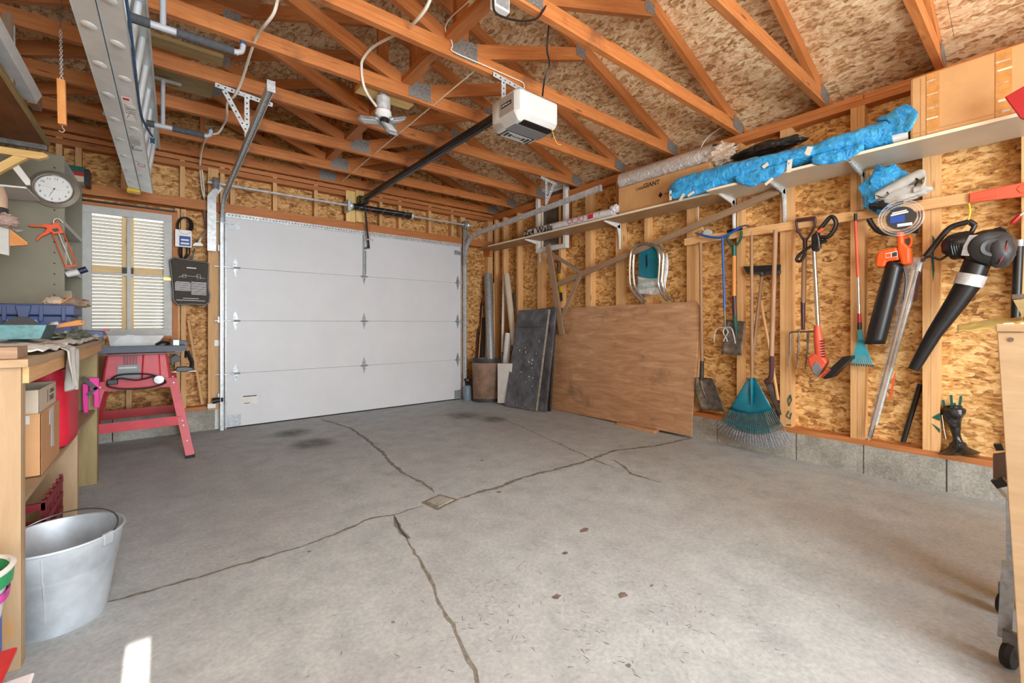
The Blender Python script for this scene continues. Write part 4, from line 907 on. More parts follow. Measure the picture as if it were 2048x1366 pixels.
# string trimmer
t = tool('string_trimmer', 'orange and black electric string trimmer with loop handle', 'trimmer', 1650, 757)
MB().tube(bez(T([(1632, 478), (1638, 462), (1650, 446), (1661, 434), (1669, 437), (1672, 450), (1664, 466), (1655, 474), (1642, 474)], 3.69), 5), .014, 10, flat=1.2).build('loop_handle', M['black'], t, smooth=True)
b = MB(); pl(b, [(1622, 470), (1634, 462), (1640, 478), (1638, 497), (1630, 503), (1622, 500)], 3.665, .055); b.build('switch_housing', M['black'], t, bevel=.008)
plate([(1633, 462), (1645, 455), (1647, 459), (1637, 466)], 3.672, .02).build('trigger', M['orange_red'], t, bevel=.002)
MB().cyl(ax(1640, 486, 3.69), ax(1653, 480, 3.69), .014, n=10).build('plug', M['black'], t, smooth=True)
MB().tube(bez(T([(1626, 490), (1612, 499), (1598, 510), (1593, 520), (1601, 522), (1612, 506)], 3.665), 5), .011, 8).build('assist_handle', M['black'], t, smooth=True)
MB().tube(T([(1636, 473), (1639, 490), (1641, 507)], 3.66), .0015, 5).build('hang_wire', M['galv'], t)
shaft(t, (1628, 502), (1636, 655), 3.69, .0135, 'chrome', 'pole')
MB().tube(T([(1635, 651), (1635, 663), (1637, 680), (1641, 712), (1640, 722)], 3.69), [.02, .024, .029, .034, .032], 16).build('motor_housing', M['orange_red'], t, smooth=True)
b = MB(); pl(b, [(1613, 715), (1627, 707), (1645, 712), (1654, 724), (1646, 738), (1638, 753), (1622, 742), (1617, 733)], 3.655, .075); b.build('head_shell', M['orange_red'], t, bevel=.014)
plate([(1622, 735), (1631, 722), (1640, 728), (1644, 740), (1637, 754), (1626, 746)], 3.652, .02).build('grey_plate', M['mid_grey'], t, bevel=.004)
b = MB()
for k in range(7): b.obox(ax(1645 + .3 * k, 682 + k * 5.2, 3.66), (0, -1, .2), (0, .2, 1), (1, 0, 0), .011, .004, .006)
b.build('vent_slots', M['maroon'], t)
b = MB(); pl(b, [(1640, 754), (1656, 740), (1686, 713), (1704, 712), (1702, 718), (1690, 728), (1664, 755), (1650, 759)], 3.63, .11); b.build('guard', M['black'], t, bevel=.006)
b = MB()
for k in range(8): b.cyl(ax(1638 + k * 2.4, 752 - k * 2.2, 3.63), ax(1645 + k * 2.4, 756 - k * 2.2, 3.63), .003, n=5)
b.build('guard_ribs', M['orange_red'], t); MB().tube(T([(1640, 751), (1630, 757), (1622, 762)], 3.67), .0018, 5).build('cutting_line', M['dark_grey'], t)
# small rake
t = tool('shrub_rake', 'narrow teal shrub rake on an orange and silver pole', 'rake', 1726, 732)
shaft(t, (1711, 427), (1711, 442), 3.72, .010, 'black', 'cap'); shaft(t, (1711, 440), (1716, 555), 3.72, .0095, 'orange_red', 'upper_pole'); shaft(t, (1716, 554), (1718, 628), 3.72, .0085, 'chrome', 'pole')
shaft(t, (1718, 627), (1719, 646), 3.72, .012, 'red', 'collar'); MB().cyl(ax(1719, 645, 3.72), ax(1719, 659, 3.72), .013, n=8).build('clamp', M['black'], t)
teal2 = plain('light_teal_plastic', (58, 160, 178), .4, 0, .06, 9)
MB().prism(T([(1716, 657), (1723, 657), (1727, 682), (1715, 682)], 3.715), V(.012, 0, 0)).build('fan_neck', teal2, t, bevel=.002)
for k in range(10):
    s = k / 9; pts = T([(1716 + 10 * s, 680), (1709 + 27 * s, 708), (1703.5 + 42 * s, 728 + 3 * s)], 3.715); pts.append(pts[-1] + V(.015, 0, -.012))
    tn = MB().tube(pts[:3], .0042, 5, flat=.5).build('tine', teal2, t, smooth=True); MB().tube(pts[1:], [.0001, .0046, .003], 5, flat=.5).build('tine_tip', M['teal_dark'], tn)
# orange blower vac
t = tool('leaf_blower', 'orange handheld leaf blower with wide black chute pointing down', 'leaf blower', 1760, 690)
MB().tube(bez(T([(1738, 438), (1746, 452), (1760, 464), (1790, 468), (1815, 462), (1838, 462)], 3.71), 6), .016, 10, flat=1.3).build('top_handle', M['black'], t, smooth=True)
b = MB(); pl(b, [(1792, 462), (1806, 462), (1808, 485), (1820, 496), (1821, 527), (1802, 530), (1794, 500)], 3.64, .1); b.build('grip_housing', M['orange'], t, bevel=.014)
b = MB(); pl(b, [(1756, 502), (1793, 494), (1798, 520), (1772, 523), (1768, 534), (1750, 533), (1752, 515)], 3.64, .12); b.build('motor_housing', M['orange'], t, bevel=.01)
MB().tube(bez(T([(1808, 476), (1818, 473), (1823, 480), (1820, 492), (1812, 494)], 3.655), 4), .0055, 6).build('trigger_guard', M['orange'], t, smooth=True)
plate([(1811, 478), (1819, 477), (1816, 489), (1812, 490)], 3.66, .02).build('trigger', M['dark_grey'], t)
plate([(1771, 507), (1795, 502), (1795, 513), (1771, 516)], 3.6388, .002).build('badge', M['white_ink'], t); plate([(1772, 508), (1782, 506), (1782, 514), (1772, 515)], 3.6376, .002).build('badge_field', M['orange'], t)
plate([(1784, 505.5), (1794, 503.5), (1794, 512), (1784, 514)], 3.6376, .002).build('badge_picture', M['dark_grey'], t)
def chute(u, v):
    L0, L1, R0, R1 = (1772, 522), (1729, 684), (1812, 528), (1770, 692); a2 = 2 * math.pi * v
    cxp = [(L0[i] + R0[i]) / 2 * (1 - u) + (L1[i] + R1[i]) / 2 * u for i in (0, 1)]; hw = ((R0[0] - L0[0]) * (1 - u) + (R1[0] - L1[0]) * u) / 2 * (.86 + .14 * math.sin(math.pi * u * .6))
    p = ax(cxp[0] + hw * math.cos(a2), cxp[1] + 4 * math.cos(a2) * (1 - u), 3.70); return p + V(-.055 * math.sin(a2), 0, 0)
MB().grid(chute, 16, 24, wrap=True).build('chute', M['black'], t, smooth=True, solid=.003)
MB().tube(bez(T([(1806, 530), (1812, 560), (1808, 600)], 3.69), 5), .006, 6).build('chute_seam', M['dark_grey'], t)
# trimmer line coil pack
t = thing('line_coil_pack', 'round clear pack of trimmer line hung in front of orange blower', 'coil pack', ax(1800, 460, 3.6))
ring = [ax(1801, 436, 3.62) + V(0, math.cos(a) * .098, math.sin(a) * .098) for a in [i * 2 * math.pi / 40 for i in range(40)]]
for rr, k in ((.108, 0), (.094, 1), (.08, 2)): MB().tube([ax(1801, 436, 3.615 + k * .004) + V(0, math.cos(a) * rr, math.sin(a) * rr) for a in [i * 2 * math.pi / 40 for i in range(40)]], .0055, 6, closed=True).build('coil', M['clear'], t, smooth=True)
c_ = ax(1801, 436, 3.612); MB().lathe([(0, 0), (.07, 0), (.07, .006), (0, .006)], c_, (1, 0, 0), 36).build('card_disc', M['dark_grey'], t, smooth=True)
MB().obox(c_ + V(-.001, .015, -.005), (0, 1, 0), (0, 0, 1), (1, 0, 0), .035, .022, .0008).build('blue_label', M['blue_ink'], t)
MB().obox(c_ + V(-.0012, .005, .04), (0, 1, -.1), (0, .1, 1), (1, 0, 0), .035, .004, .0008).build('white_print', M['white_ink'], t); MB().obox(c_ + V(-.0012, .005, .028), (0, 1, -.1), (0, .1, 1), (1, 0, 0), .042, .005, .0008).build('white_print', M['white_ink'], t); MB().obox(c_ + V(-.0012, -.02, -.045), (0, 1, 0), (0, 0, 1), (1, 0, 0), .035, .009, .0008).build('white_label', M['white_ink'], t)
plate([(1793, 395), (1796, 389), (1802, 388), (1806, 392), (1807, 408), (1793, 409)], 3.635, .004).build('hang_tab', M['black'], t)
# wrapped rods
t = tool('wrapped_rods', 'long rods in crinkled clear plastic standing behind the blower chute', 'rods', 1741, 878)
for k, (a, c, m, r) in enumerate((((1836, 530), (1741, 876), 'steel', .009), ((1828, 540), (1745, 860), 'stud', .009), ((1842, 525), (1752, 850), 'galv', .009), ((1820, 560), (1738, 872), 'steel', .008))): MB().cyl(ax(*a, 3.76), ax(*c, 3.755), r, n=8).build('rod', M[m], t)
MB().prism(T([(1786, 755), (1792, 742), (1784, 790), (1776, 805)], 3.74), V(.006, 0, 0)).build('red_card', M['orange_red'], t)
MB().prism(T([(1836, 540), (1842, 545), (1834, 600), (1826, 604)], 3.735), V(.004, 0, 0)).build('red_card', M['maroon'], t)
def wrapf(u, v):
    a2 = 2 * math.pi * v; px = 1834 - 96 * u; py = 515 + 365 * u; hw = (17 - 9 * u) * (1 + .2 * mnoise.noise(V(u * 14, v * 6, 2))) * (1 if u < .85 else (1 - (u - .85) * 4.5)); return ax(px + hw * math.cos(a2), py, 3.755) + V(-.03 * math.sin(a2) * (1 + .3 * mnoise.noise(V(u * 18, v * 5, 1))), 0, 0)
MB().grid(wrapf, 60, 14, wrap=True).build('plastic_wrap', M['clear'], t, smooth=True)
# black blower
t = tool('leaf_blower', 'black leaf blower with long tapering tube hung on yellow strap', 'leaf blower', 1830, 740)
MB().tube(bez(T([(1950, 451), (1939, 444), (1928, 446), (1905, 453), (1890, 465), (1870, 490), (1850, 514)], 3.68), 6), .013, 10, flat=1.2).build('carry_handle', M['black'], t, smooth=True)
MB().tube(bez(T([(1848, 517), (1862, 513), (1880, 519), (1895, 511), (1912, 508), (1940, 518)], 3.67), 5), .007, 8).build('lower_bar', M['black'], t, smooth=True)
MB().cyl(ax(1846, 520, 3.685), ax(1846, 520, 3.655), .012, n=10).build('pivot_knob', M['black'], t)
MB().tube(T([(1950, 450), (1944, 462), (1938, 470)], 3.68), .012, 8).build('handle_post', M['black'], t)
MB().lathe([(0, -.075), (.05, -.075), (.088, -.06), (.103, -.03), (.105, .02), (.09, .06), (0, .07)], ax(1978, 496, 3.645), (1, .25, .1), 36).build('fan_housing', M['black'], t, smooth=True, angle=25); MB().lathe([(.03, -.079), (.048, -.082), (.05, -.074), (.03, -.072)], ax(1978, 496, 3.645), (1, .25, .1), 30).build('intake_ring', M['dark_grey'], t, smooth=True)
b = MB(); blob(b, ax(1922, 491, 3.66), .07, .085, .08, .12, 12, freq=2.5); b.build('motor_cover', M['black'], t, smooth=True)
for k in range(5): MB().tube([ax(1903 + 5 * k, 478, 3.60), ax(1902 + 5 * k, 492, 3.592), ax(1906 + 5 * k, 510, 3.60)], .0035, 6).build('cooling_rib', M['black'], t)
plate([(1938, 470), (1962, 469), (1952, 493), (1944, 494), (1938, 512), (1921, 511), (1926, 492)], 3.575, .012).build('silver_label', M['galv_dark'], t, bevel=.003)
b = MB(); blob(b, ax(2000, 500, 3.62), .06, .06, .1, .1, 13); b.build('rear_cover', M['dark_grey'], t, smooth=True); plate([(2006, 500), (2016, 480), (2014, 505), (1996, 530)], 3.565, .02).build('maroon_badge', plain('dark_red', (120, 26, 34), .4, 0, .05), t, bevel=.003)
MB().tube(T([(1988, 460), (2000, 456), (2013, 462), (2015, 474)], 3.63), .009, 8).build('top_clip', M['black'], t)
MB().tube(T([(1964, 505), (1950, 535), (1942, 556)], 3.66), [.06, .058, .058], 20).build('outlet', M['black'], t, smooth=True)
MB().tube(T([(1945, 549), (1935, 571)], 3.66), .064, 20).build('silver_band', M['galv'], t, smooth=True)
MB().tube(T([(1936, 568), (1913, 604), (1868, 668), (1827, 739)], 3.66), [.056, .05, .037, .028], 20).build('blower_tube', M['black'], t, smooth=True)
MB().tube(bez(T([(1938, 407), (1940, 425), (1937, 437), (1938, 448)], 3.675), 4), .005, 6).build('yellow_strap', M['yellow'], t)
tag(MB().cyl(ax(2038, 484, 3.75), ax(2031, 640, 3.75), .020, n=12).build('black_pipe', M['black'], smooth=True), 'straight black pipe standing by the wall at the right photo edge', 'pipe')
MB().cyl(ax(2039, 480, 3.75), ax(2038, 493, 3.75), .023, n=12).build('collar', M['galv_dark'], bpy.data.objects['black_pipe'], smooth=True)
tag(MB().cyl(ax(1841, 768, 3.86), ax(1806, 884, 3.84), .014, n=12).build('black_rod', M['black'], smooth=True), 'short black rod leaning in the stud bay on the sill', 'rod')
t = thing('screwdriver', 'red-handled screwdriver hanging near the right photo edge', 'screwdriver', ax(2030, 440, 3.76))
MB().tube(T([(2022, 449), (2028, 442), (2040, 431)], 3.77), [.006, .012, .01], 8).build('grip', M['red'], t, smooth=True); MB().cyl(ax(2040, 431, 3.77), ax(2056, 418, 3.77), .005, n=8).build('shank', M['galv'], t)
t = thing('black_bag', 'black plastic bag with green sticks standing on the sill plate', 'bag', ax(1905, 905, 3.83))
def bbag(u, v):
    a2 = 2 * math.pi * v; px = 1907 + 9 * u - 2 * math.sin(u * 5); py = 812 + 93 * u
    hw = (24 - 15 * math.sin(math.pi * min(1, max(0, u * 1.15 - .2)) / 1.0) * (1 if u < .8 else .6) + (22 * (u - .88) / .12 if u > .88 else 0)) * (1 + .18 * mnoise.noise(V(math.cos(a2) * 2, math.sin(a2) * 2, u * 5)))
    hw *= (1 if u > .05 else .75); return ax(px + hw * math.cos(a2), py, 3.825) + V(-.045 * math.sin(a2) * hw / 20, 0, 0)
MB().grid(bbag, 30, 24, wrap=True).build('bag_body', M['black_film'], t, smooth=True)
for q in ([(1886, 800), (1890, 818)], [(1902, 790), (1904, 815)], [(1922, 792), (1919, 814)], [(1908, 806), (1914, 818)]): MB().bar(ax(*q[0], 3.83), ax(*q[1], 3.83), .012, .006, up=(1, 0, 0)).build('green_stick', M['green_paint'], t)
MB().tube(T([(1884, 830), (1888, 860), (1892, 878)], 3.79), .002, 5).build('string', M['cable'], t)
# socket box and cable on the right wall
t = thing('socket_box', 'round white junction box with cable behind the blue garden claw', 'junction box', ax(1413, 467, 3.78))
MB().lathe([(0, 0), (.035, 0), (.035, .03), (0, .03)], ax(1414, 466, 3.76), (1, 0, 0), 18).build('box', M['grey_paint'], t, smooth=True); MB().tube(bez(T([(1400, 330), (1397, 400), (1397, 440), (1404, 455), (1410, 464)], 3.775), 5), .004, 6).build('cable', M['cable'], t)
# spray paint marks on the studs
b = MB(); b.tube(T([(1581, 790), (1576, 800), (1578, 812), (1583, 800), (1581, 790)], 3.788), .004, 5); b.tube(T([(1578, 822), (1573, 832), (1580, 838), (1583, 826)], 3.788), .004, 5); b.tube(T([(1574, 850), (1582, 850)], 3.788), .004, 5)
b.build('paint_mark', M['green_paint'], wr)
b = MB(); pl(b, [(1865, 470), (1871, 480), (1867, 505), (1869, 540), (1866, 565), (1863, 520)], 3.7885, .002); pl(b, [(1864, 835), (1880, 826), (1880, 842)], 3.7885, .002); pl(b, [(1864, 847), (1880, 858), (1880, 866)], 3.7885, .002); b.build('paint_mark', M['green_paint'], wr)
# ================================================================ bench at the right photo edge
rb = thing('workbench', 'pale plywood bench end panel at the right photo edge', 'bench', (2.1, -.3, 0))
e_t, e_b = ax(1994, 664, 1.80), V(1.80, .055, 0)
MB().prism([V(1.80, -.75, 0), e_b, e_t, V(1.80, -.75, e_t.z)], V(.02, 0, 0)).build('side_panel', M['pale_ply'], rb, bevel=.002)
MB().box(1.795, 2.5, -.76, e_t.y + .002, e_t.z + .001, e_t.z + .022).build('bench_top', M['pale_ply'], rb, bevel=.002)
MB().box(2.40, 2.49, -.74, -.65, 0, e_t.z).build('leg', M['pale_pine'], rb); MB().box(2.40, 2.49, -.05, .04, 0, e_t.z).build('leg', M['pale_pine'], rb)
MB().cyl((1.798, e_t.y - .025, e_t.z - .02), (1.801, e_t.y - .025, e_t.z - .02), .006, n=10).build('screw_head', M['steel'], rb)
zb_ = e_t.z + .024
sh = thing('plastic_sheet', 'crumpled yellowed plastic sheet overhanging the right bench top', 'plastic sheet', (1.95, .1, zb_))
def shf(u, v):
    q = ax(1914 + 140 * u, 664 - 8 * math.sin(u * 2) - 14 * v - 8 * v * u, 1.86 + .25 * v); return q + V(0, 0, .006 * mnoise.noise(V(u * 6, v * 4, 3)))
MB().grid(shf, 24, 8).build('sheet', M['yellow_film'], sh, smooth=True, solid=.001)
t = thing('wood_chips', 'cream foam offcuts lying on the right bench top', 'offcuts', (1.9, .05, zb_)); MB().prism([ax(2004, 647, 1.84), ax(2025, 645, 1.84), ax(2030, 651, 1.84), ax(2048, 652, 1.84), ax(2048, 657, 1.84), ax(2010, 656, 1.84)], V(.05, .0, 0)).build('offcut', M['cloth'], t, bevel=.003)
MB().prism([ax(2038, 646, 1.83), ax(2060, 644, 1.83), ax(2060, 651, 1.83), ax(2040, 651, 1.83)], V(.05, .0, 0)).build('offcut', M['cloth'], t, bevel=.003)
t = thing('bracket_shelf', 'olive board with dark steel lip at right photo edge above bench', 'board', (2.3, .1, zb_))
MB().prism([ax(2026, 600, 2.0), ax(2075, 597, 2.0), ax(2075, 634, 2.0), ax(2044, 632, 2.0)], V(.02, 0, 0)).build('board', M['treated'], t); MB().prism([ax(2024, 589, 2.0), ax(2075, 586, 2.0), ax(2075, 595, 2.0), ax(2024, 598, 2.0)], V(.04, 0, 0)).build('lip', M['steel'], t); MB().box(2.04, 2.06, .03, .06, zb_, ax(2050, 600, 2.0).z).build('support', M['steel'], t)
ct = thing('tool_trolley', 'grey steel trolley leg with caster wheels behind right bench', 'trolley', (2.3, .15, 0))
MB().prism([ax(1986, 909, 2.55), ax(2010, 906, 2.55), ax(2014, 960, 2.55), ax(1986, 957, 2.55)], V(.02, 0, 0)).build('brown_plate', plain('brown_grey_plate', (120, 98, 86), .6, 0, .1), ct)
MB().bar(ax(1988, 968, 2.5), ax(2012, 962, 2.5), .03, .03).build('black_foot', M['black'], ct); MB().bar(ax(1995, 974, 2.5), ax(2014, 995, 2.5), .008, .012).build('strut', M['galv'], ct)
MB().bar(ax(1990, 894, 2.55), ax(2006, 893, 2.55), .03, .025).build('black_knob', M['black'], ct)
MB().bar(ax(2018, 1125, 2.05), ax(2009, 1275, 2.05), .02, .03).build('leg', M['galv_dark'], ct); MB().bar(ax(2020, 1000, 2.3), ax(2022, 1180, 2.3), .02, .02).build('leg', M['galv_dark'], ct)
for (px, py, X) in ((2009, 1228, 2.35), (2020, 1320, 2.0)):
    p = ax(px, py, X); p.z = .04; w = MB().lathe([(0, -.012), (.036, -.012), (.04, 0), (.036, .012), (0, .012)], p, (.3, 1, 0), 20).build('caster_wheel', M['black_rubber'], ct, smooth=True); MB().bar(p + V(0, 0, .0), p + V(0, 0, .07), .03, .02).build('caster_fork', M['steel'], w)
# ================================================================ door hardware, opener and what hangs from the trusses
def ribbon(b, pts, w, h, side):                        # rectangular section swept along a path lying in the plane normal to side
    pts = [Vector(p) for p in pts]; side = Vector(side); L = []
    for i, p in enumerate(pts):
        t = (pts[min(i + 1, len(pts) - 1)] - pts[max(i - 1, 0)]).normalized(); n = side.cross(t).normalized()
        L.append([p + side * (w / 2) + n * (h / 2), p + side * (w / 2) - n * (h / 2), p - side * (w / 2) - n * (h / 2), p - side * (w / 2) + n * (h / 2)])
    k = len(b.v); b.v += [tuple(q) for r in L for q in r]
    for i in range(len(L) - 1):
        for j in range(4): b.f.append((k + 4 * i + j, k + 4 * i + (j + 1) % 4, k + 4 * i + 4 + (j + 1) % 4, k + 4 * i + 4 + j)); b.uv.append([(0, 0)] * 4)
    b.f.append((k, k + 1, k + 2, k + 3)); b.uv.append([(0, 0)] * 4); e = k + 4 * (len(L) - 1); b.f.append((e + 3, e + 2, e + 1, e)); b.uv.append([(0, 0)] * 4); return b
def perf(par, p0, p1, w=.03, m='galv', nd=(0, 1, 0)):
    p0, p1 = Vector(p0), Vector(p1); o = MB().bar(p0, p1, .003, w, up=Vector(nd).cross(p1 - p0)).build('perforated_angle', M[m], par)
    n = int((p1 - p0).length / .035); b = MB(); d = Vector(nd).normalized()
    for i in range(n): q = p0.lerp(p1, (i + .5) / n); b.cyl(q - d * .0022, q + d * .0022, .006, n=6)
    b.build('punched_holes', M['dark_grey'], o); return o
def track(name, label, X, sgn, yend, zend):
    t = thing(name, label, 'door track', (X, 5.1, 0)); R_ = .30; yv = 5.085; zt_ = 2.235
    path = [V(X, yv, .0), V(X, yv, 1.0), V(X, yv, zt_ - R_)] + [V(X, yv - R_ + R_ * math.cos(a), zt_ - R_ + R_ * math.sin(a)) for a in [math.radians(9 * i) for i in range(1, 11)]] + [V(X, 3.6, zt_ + (zend - zt_) * .55), V(X, yend, zend)]
    ribbon(MB(), path, .028, .012, (1, 0, 0)).build('track_web', M['galv'], t)
    for s in (-1, 1):
        off = [p + V(s * .013, 0, 0) for p in path]; MB_ = MB(); ribbon(MB_, off, .003, .052, (1, 0, 0)); MB_.build('track_flange', M['galv'], t)
    for z in (.3, 1.05, 1.75): MB().box(X - .03 if sgn < 0 else X - .01, X + .01 if sgn < 0 else X + .03, yv + .02, YF - .034, z, z + .06).build('jamb_bracket', M['galv_dark'], t)
    return t
tl_ = track('garage_door_track', 'galvanized left door track curving up from the floor to the ceiling', .447, -1, 2.60, 2.30)
tr_ = track('garage_door_track', 'galvanized right door track running above the brown shelf', 3.243, 1, 2.70, 2.33)
# angle irons
MB().prism([V(.33, 5.06, 1.74), V(.40, 5.06, 1.74), V(.40, 5.06, 2.26), V(.455, 5.06, 2.36), V(.41, 5.06, 2.40), V(.33, 5.06, 2.26)], V(0, .01, 0)).build('flag_bracket', M['galv'], tl_)
MB().prism([V(3.21, 5.07, 1.85), V(3.25, 5.07, 1.85), V(3.29, 5.07, 2.3), V(3.21, 5.07, 2.36)], V(0, .01, 0)).build('flag_bracket', M['galv_dark'], tr_)
for t_, X, x0, x1 in ((tl_, .447, .267, .604), (tr_, 3.243, 3.17, 3.40)):
    perf(t_, (x0, 3.455, 2.615), (x1, 3.455, 2.585)); perf(t_, (X, 3.45, 2.60), (X, 3.45, 2.31)); perf(t_, (X - .13 if X < 1 else X + .12, 3.448, 2.59), (X, 3.448, 2.35))
for t_, X, ye, ze in ((tl_, .447, 2.6, 2.3), (tr_, 3.243, 2.7, 2.33)): MB().box(X - .02, X + .02, ye - .004, ye, ze - .03, ze + .03).build('end_stop', M['galv_dark'], t_)
# safety sensors and small brackets by the left jamb
t = thing('safety_sensor', 'black door sensor on white bracket low at the left jamb', 'sensor', ay(432, 815, 5.10))
MB().tube([ay(426, 802, 5.1), ay(436, 800, 5.09), ay(447, 799, 5.08)], [.03, .024, .02], 10).build('sensor', M['black'], t, smooth=True); MB().box(.335, .40, 5.11, 5.145, ay(432, 815, 5.12).z, ay(432, 806, 5.12).z).build('bracket', M['white'], t)
t = thing('wall_plug', 'small white outlet plate on the left jamb board', 'outlet', ay(434, 687, 5.14)); MB().obox(ay(434, 686, 5.143), (1, 0, 0), (0, 0, 1), (0, 1, 0), .022, .028, .006).build('plate', M['white'], t)
# torsion bar
tb = thing('torsion_bar', 'steel torsion bar with black spring above the garage door', 'torsion bar', (1.8, 5.05, 2.39))
ZR = 2.392; MB().cyl((.33, 5.05, ZR), (3.35, 5.05, ZR), .0125, n=10).build('shaft', M['galv'], tb, smooth=True)
xa, xb = ay(706, 420, 5.05).x, ay(822, 430, 5.05).x
MB().cyl((xa, 5.05, ZR), (xb, 5.05, ZR), .034, n=18).build('spring', M['black'], tb, smooth=True)
b = MB()
for i in range(46): x = xa + (xb - xa) * (i + .5) / 46; b.lathe([(.0335, -.003), (.0365, 0), (.0335, .003)], (x, 5.05, ZR), (1, 0, 0), 16)
b.build('spring_coils', M['black'], tb, smooth=True)
b = MB()
for k in range(5): x = xa + (xb - xa) * (.12 + k * .19); b.tube([V(x + .03 * math.cos(a), 5.05 + .037 * math.sin(a), ZR + .037 * math.cos(a)) for a in [i * .42 for i in range(15)]], .0025, 4)
b.bar((xa + .06, 5.013, ZR - .01), (xb - .02, 5.013, ZR + .005), .002, .006); b.build('winding_mark', M['mid_grey'], tb)
for x, s in ((xa - .02, 1), (xb + .015, 1)): MB().lathe([(0, -.02), (.042, -.02), (.046, 0), (.03, .02), (0, .02)], (x, 5.05, ZR), (1, 0, 0), 16).build('spring_cone', M['galv'], tb, smooth=True)
MB().box(xa - .07, xa - .045, 5.0, YF - .03, ZR - .07, ZR + .06).build('anchor_bracket', M['galv'], tb)
for x in (.40, 3.235): MB().lathe([(0, -.03), (.05, -.03), (.058, -.02), (.05, 0), (.06, .022), (0, .022)], (x, 5.05, ZR), (1, 0, 0), 18).build('cable_drum', M['galv_dark'], tb, smooth=True)
# opener
XO = 1.812
op = thing('garage_door_opener', 'white ceiling-hung garage door opener with grey label panel', 'opener', (XO, 2.15, 2.27))
def body(y0, y1, x0, x1, z0, z1, ch, cz):
    b = MB(); rings = []
    for (z, i) in ((z0, cz * .8), (z0 + cz, 0), (z1 - cz * .5, 0), (z1, cz * .6)):
        rings.append([V(x0 + i, y0 + ch[0], z), V(x0 + ch[0] * .7 + i, y0 + i, z), V(x1 - ch[0] * .7 - i, y0 + i, z), V(x1 - i, y0 + ch[0], z), V(x1 - i, y1 - ch[1], z), V(x1 - ch[1] * .7 - i, y1 - i, z), V(x0 + ch[1] * .7 + i, y1 - i, z), V(x0 + i, y1 - ch[1], z)])
    k = 0; b.v = [tuple(p) for r in rings for p in r]
    for a in range(3):
        for j in range(8): b.f.append((a * 8 + j, a * 8 + (j + 1) % 8, a * 8 + 8 + (j + 1) % 8, a * 8 + 8 + j)); b.uv.append([(0, 0)] * 4)
    b.f.append(tuple(reversed(range(8)))); b.uv.append([(0, 0)] * 8); b.f.append(tuple(range(24, 32))); b.uv.append([(0, 0)] * 8); return b
z0, z1 = 2.268, 2.462
body(1.985, 2.30, XO - .175, XO + .175, z0, z1, (.035, .06), .045).build('housing', plain('opener_white', (208, 208, 206), .5, 0, .02), op, bevel=.008, smooth=True)
MB().box(XO - .1775, XO - .17, 2.02, 2.165, z0 + .055, z1 - .03).build('label_panel', plain('beige_grey_panel', (168, 160, 154), .5, 0, .03), op, bevel=.003)
MB().prism([V(XO - .178, 2.022, z0 + .052), V(XO - .178, 2.163, z0 + .052), V(XO - .142, 2.163, z0 - .001), V(XO - .142, 2.022, z0 - .001)], V(.006, 0, .004)).build('lens_panel', M['grey_paint'], op, bevel=.002)
MB().box(XO - .1785, XO - .177, 2.045, 2.145, z0 + .10, z0 + .125).build('logo_plate', M['ink'], op); text('LiftMaster', (XO - .1792, 2.14, z0 + .1125), (0, -1, 0), (0, 0, 1), .017, M['white_ink'], op, width=.085)
MB().box(XO - .13, XO + .14, 2.06, 2.165, z0 - .003, z0 + .004).build('light_lens', M['mid_grey'], op, bevel=.002)
MB().box(XO - .115, XO + .13, 1.998, 2.058, z0 - .002, z0 + .004).build('control_panel', M['black'], op); MB().box(XO - .115, XO + .12, 2.168, 2.262, z0 - .002, z0 + .004).build('vent_panel', M['dark_grey'], op)
for k, (w_, d_) in enumerate(((.10, .036), (.07, .024), (.04, .011))):
    c_ = V(XO, 2.215, z0 - .0035); b = MB()
    for (dx, dy, hx, hy) in ((0, d_, w_, .003), (0, -d_, w_, .003), (w_, 0, .003, d_), (-w_, 0, .003, d_)): b.obox(c_ + V(dx, dy, 0), (1, 0, 0), (0, 1, 0), (0, 0, 1), hx, hy, .001)
    b.build('vent_slot', M['grey_paint'], op)
MB().box(XO - .028, XO + .028, 2.27, 5.12, 2.462, 2.50).build('rail', M['black'], op); MB().box(XO - .012, XO + .012, 2.3, 5.1, 2.455, 2.4625).build('rail_slot', M['dark_grey'], op)
MB().box(XO - .035, XO + .035, 5.05, YF - .04, 2.45, 2.53).build('header_bracket', M['black'], op)
MB().box(XO - .03, XO + .03, 4.93, 5.02, 2.42, 2.465).build('trolley', M['black'], op)
xa_ = xm + .04; MB().bar((XO, 4.98, 2.43), (xa_, 5.075, 1.93), .016, .022, up=(0, 1, 0)).build('door_arm', M['black'], op); MB().tube(bez([(xa_, 5.08, 1.99), (xa_ - .015, 5.085, 1.94), (xm - .01, 5.095, 1.93)], 5), .010, 6).build('curved_arm', M['dark_grey'], op)
MB().tube(T2 := [V(XO + .05, 4.97, 2.44), V(XO + .055, 4.97, 2.2), V(XO + .058, 4.97, 2.02)], .003, 5).build('release_cord', M['red'], op); MB().tube([V(XO + .02, 4.96, 2.01), V(XO + .058, 4.96, 2.022), V(XO + .095, 4.96, 2.008)], .008, 6).build('release_handle', M['clear_grey'], op)
perf(op, (XO - .09, 2.235, 2.62), (XO - .09, 2.235, 2.44), .035); perf(op, (XO - .17, 2.24, 2.635), (XO + .10, 2.24, 2.61), .03); MB().bar((XO - .09, 2.235, 2.445), (XO + .02, 2.28, 2.465), .03, .004).build('hanger_foot', M['galv'], op)
MB().tube(bez([V(XO + .10, 1.99, 2.28), V(XO + .105, 1.97, 2.22), V(XO + .15, 1.985, 2.19), V(XO + .2, 2.0, 2.2)], 5), .002, 5).build('antenna_wire', plain('yellow_wire', (230, 190, 80), .5, 0, 0), op)
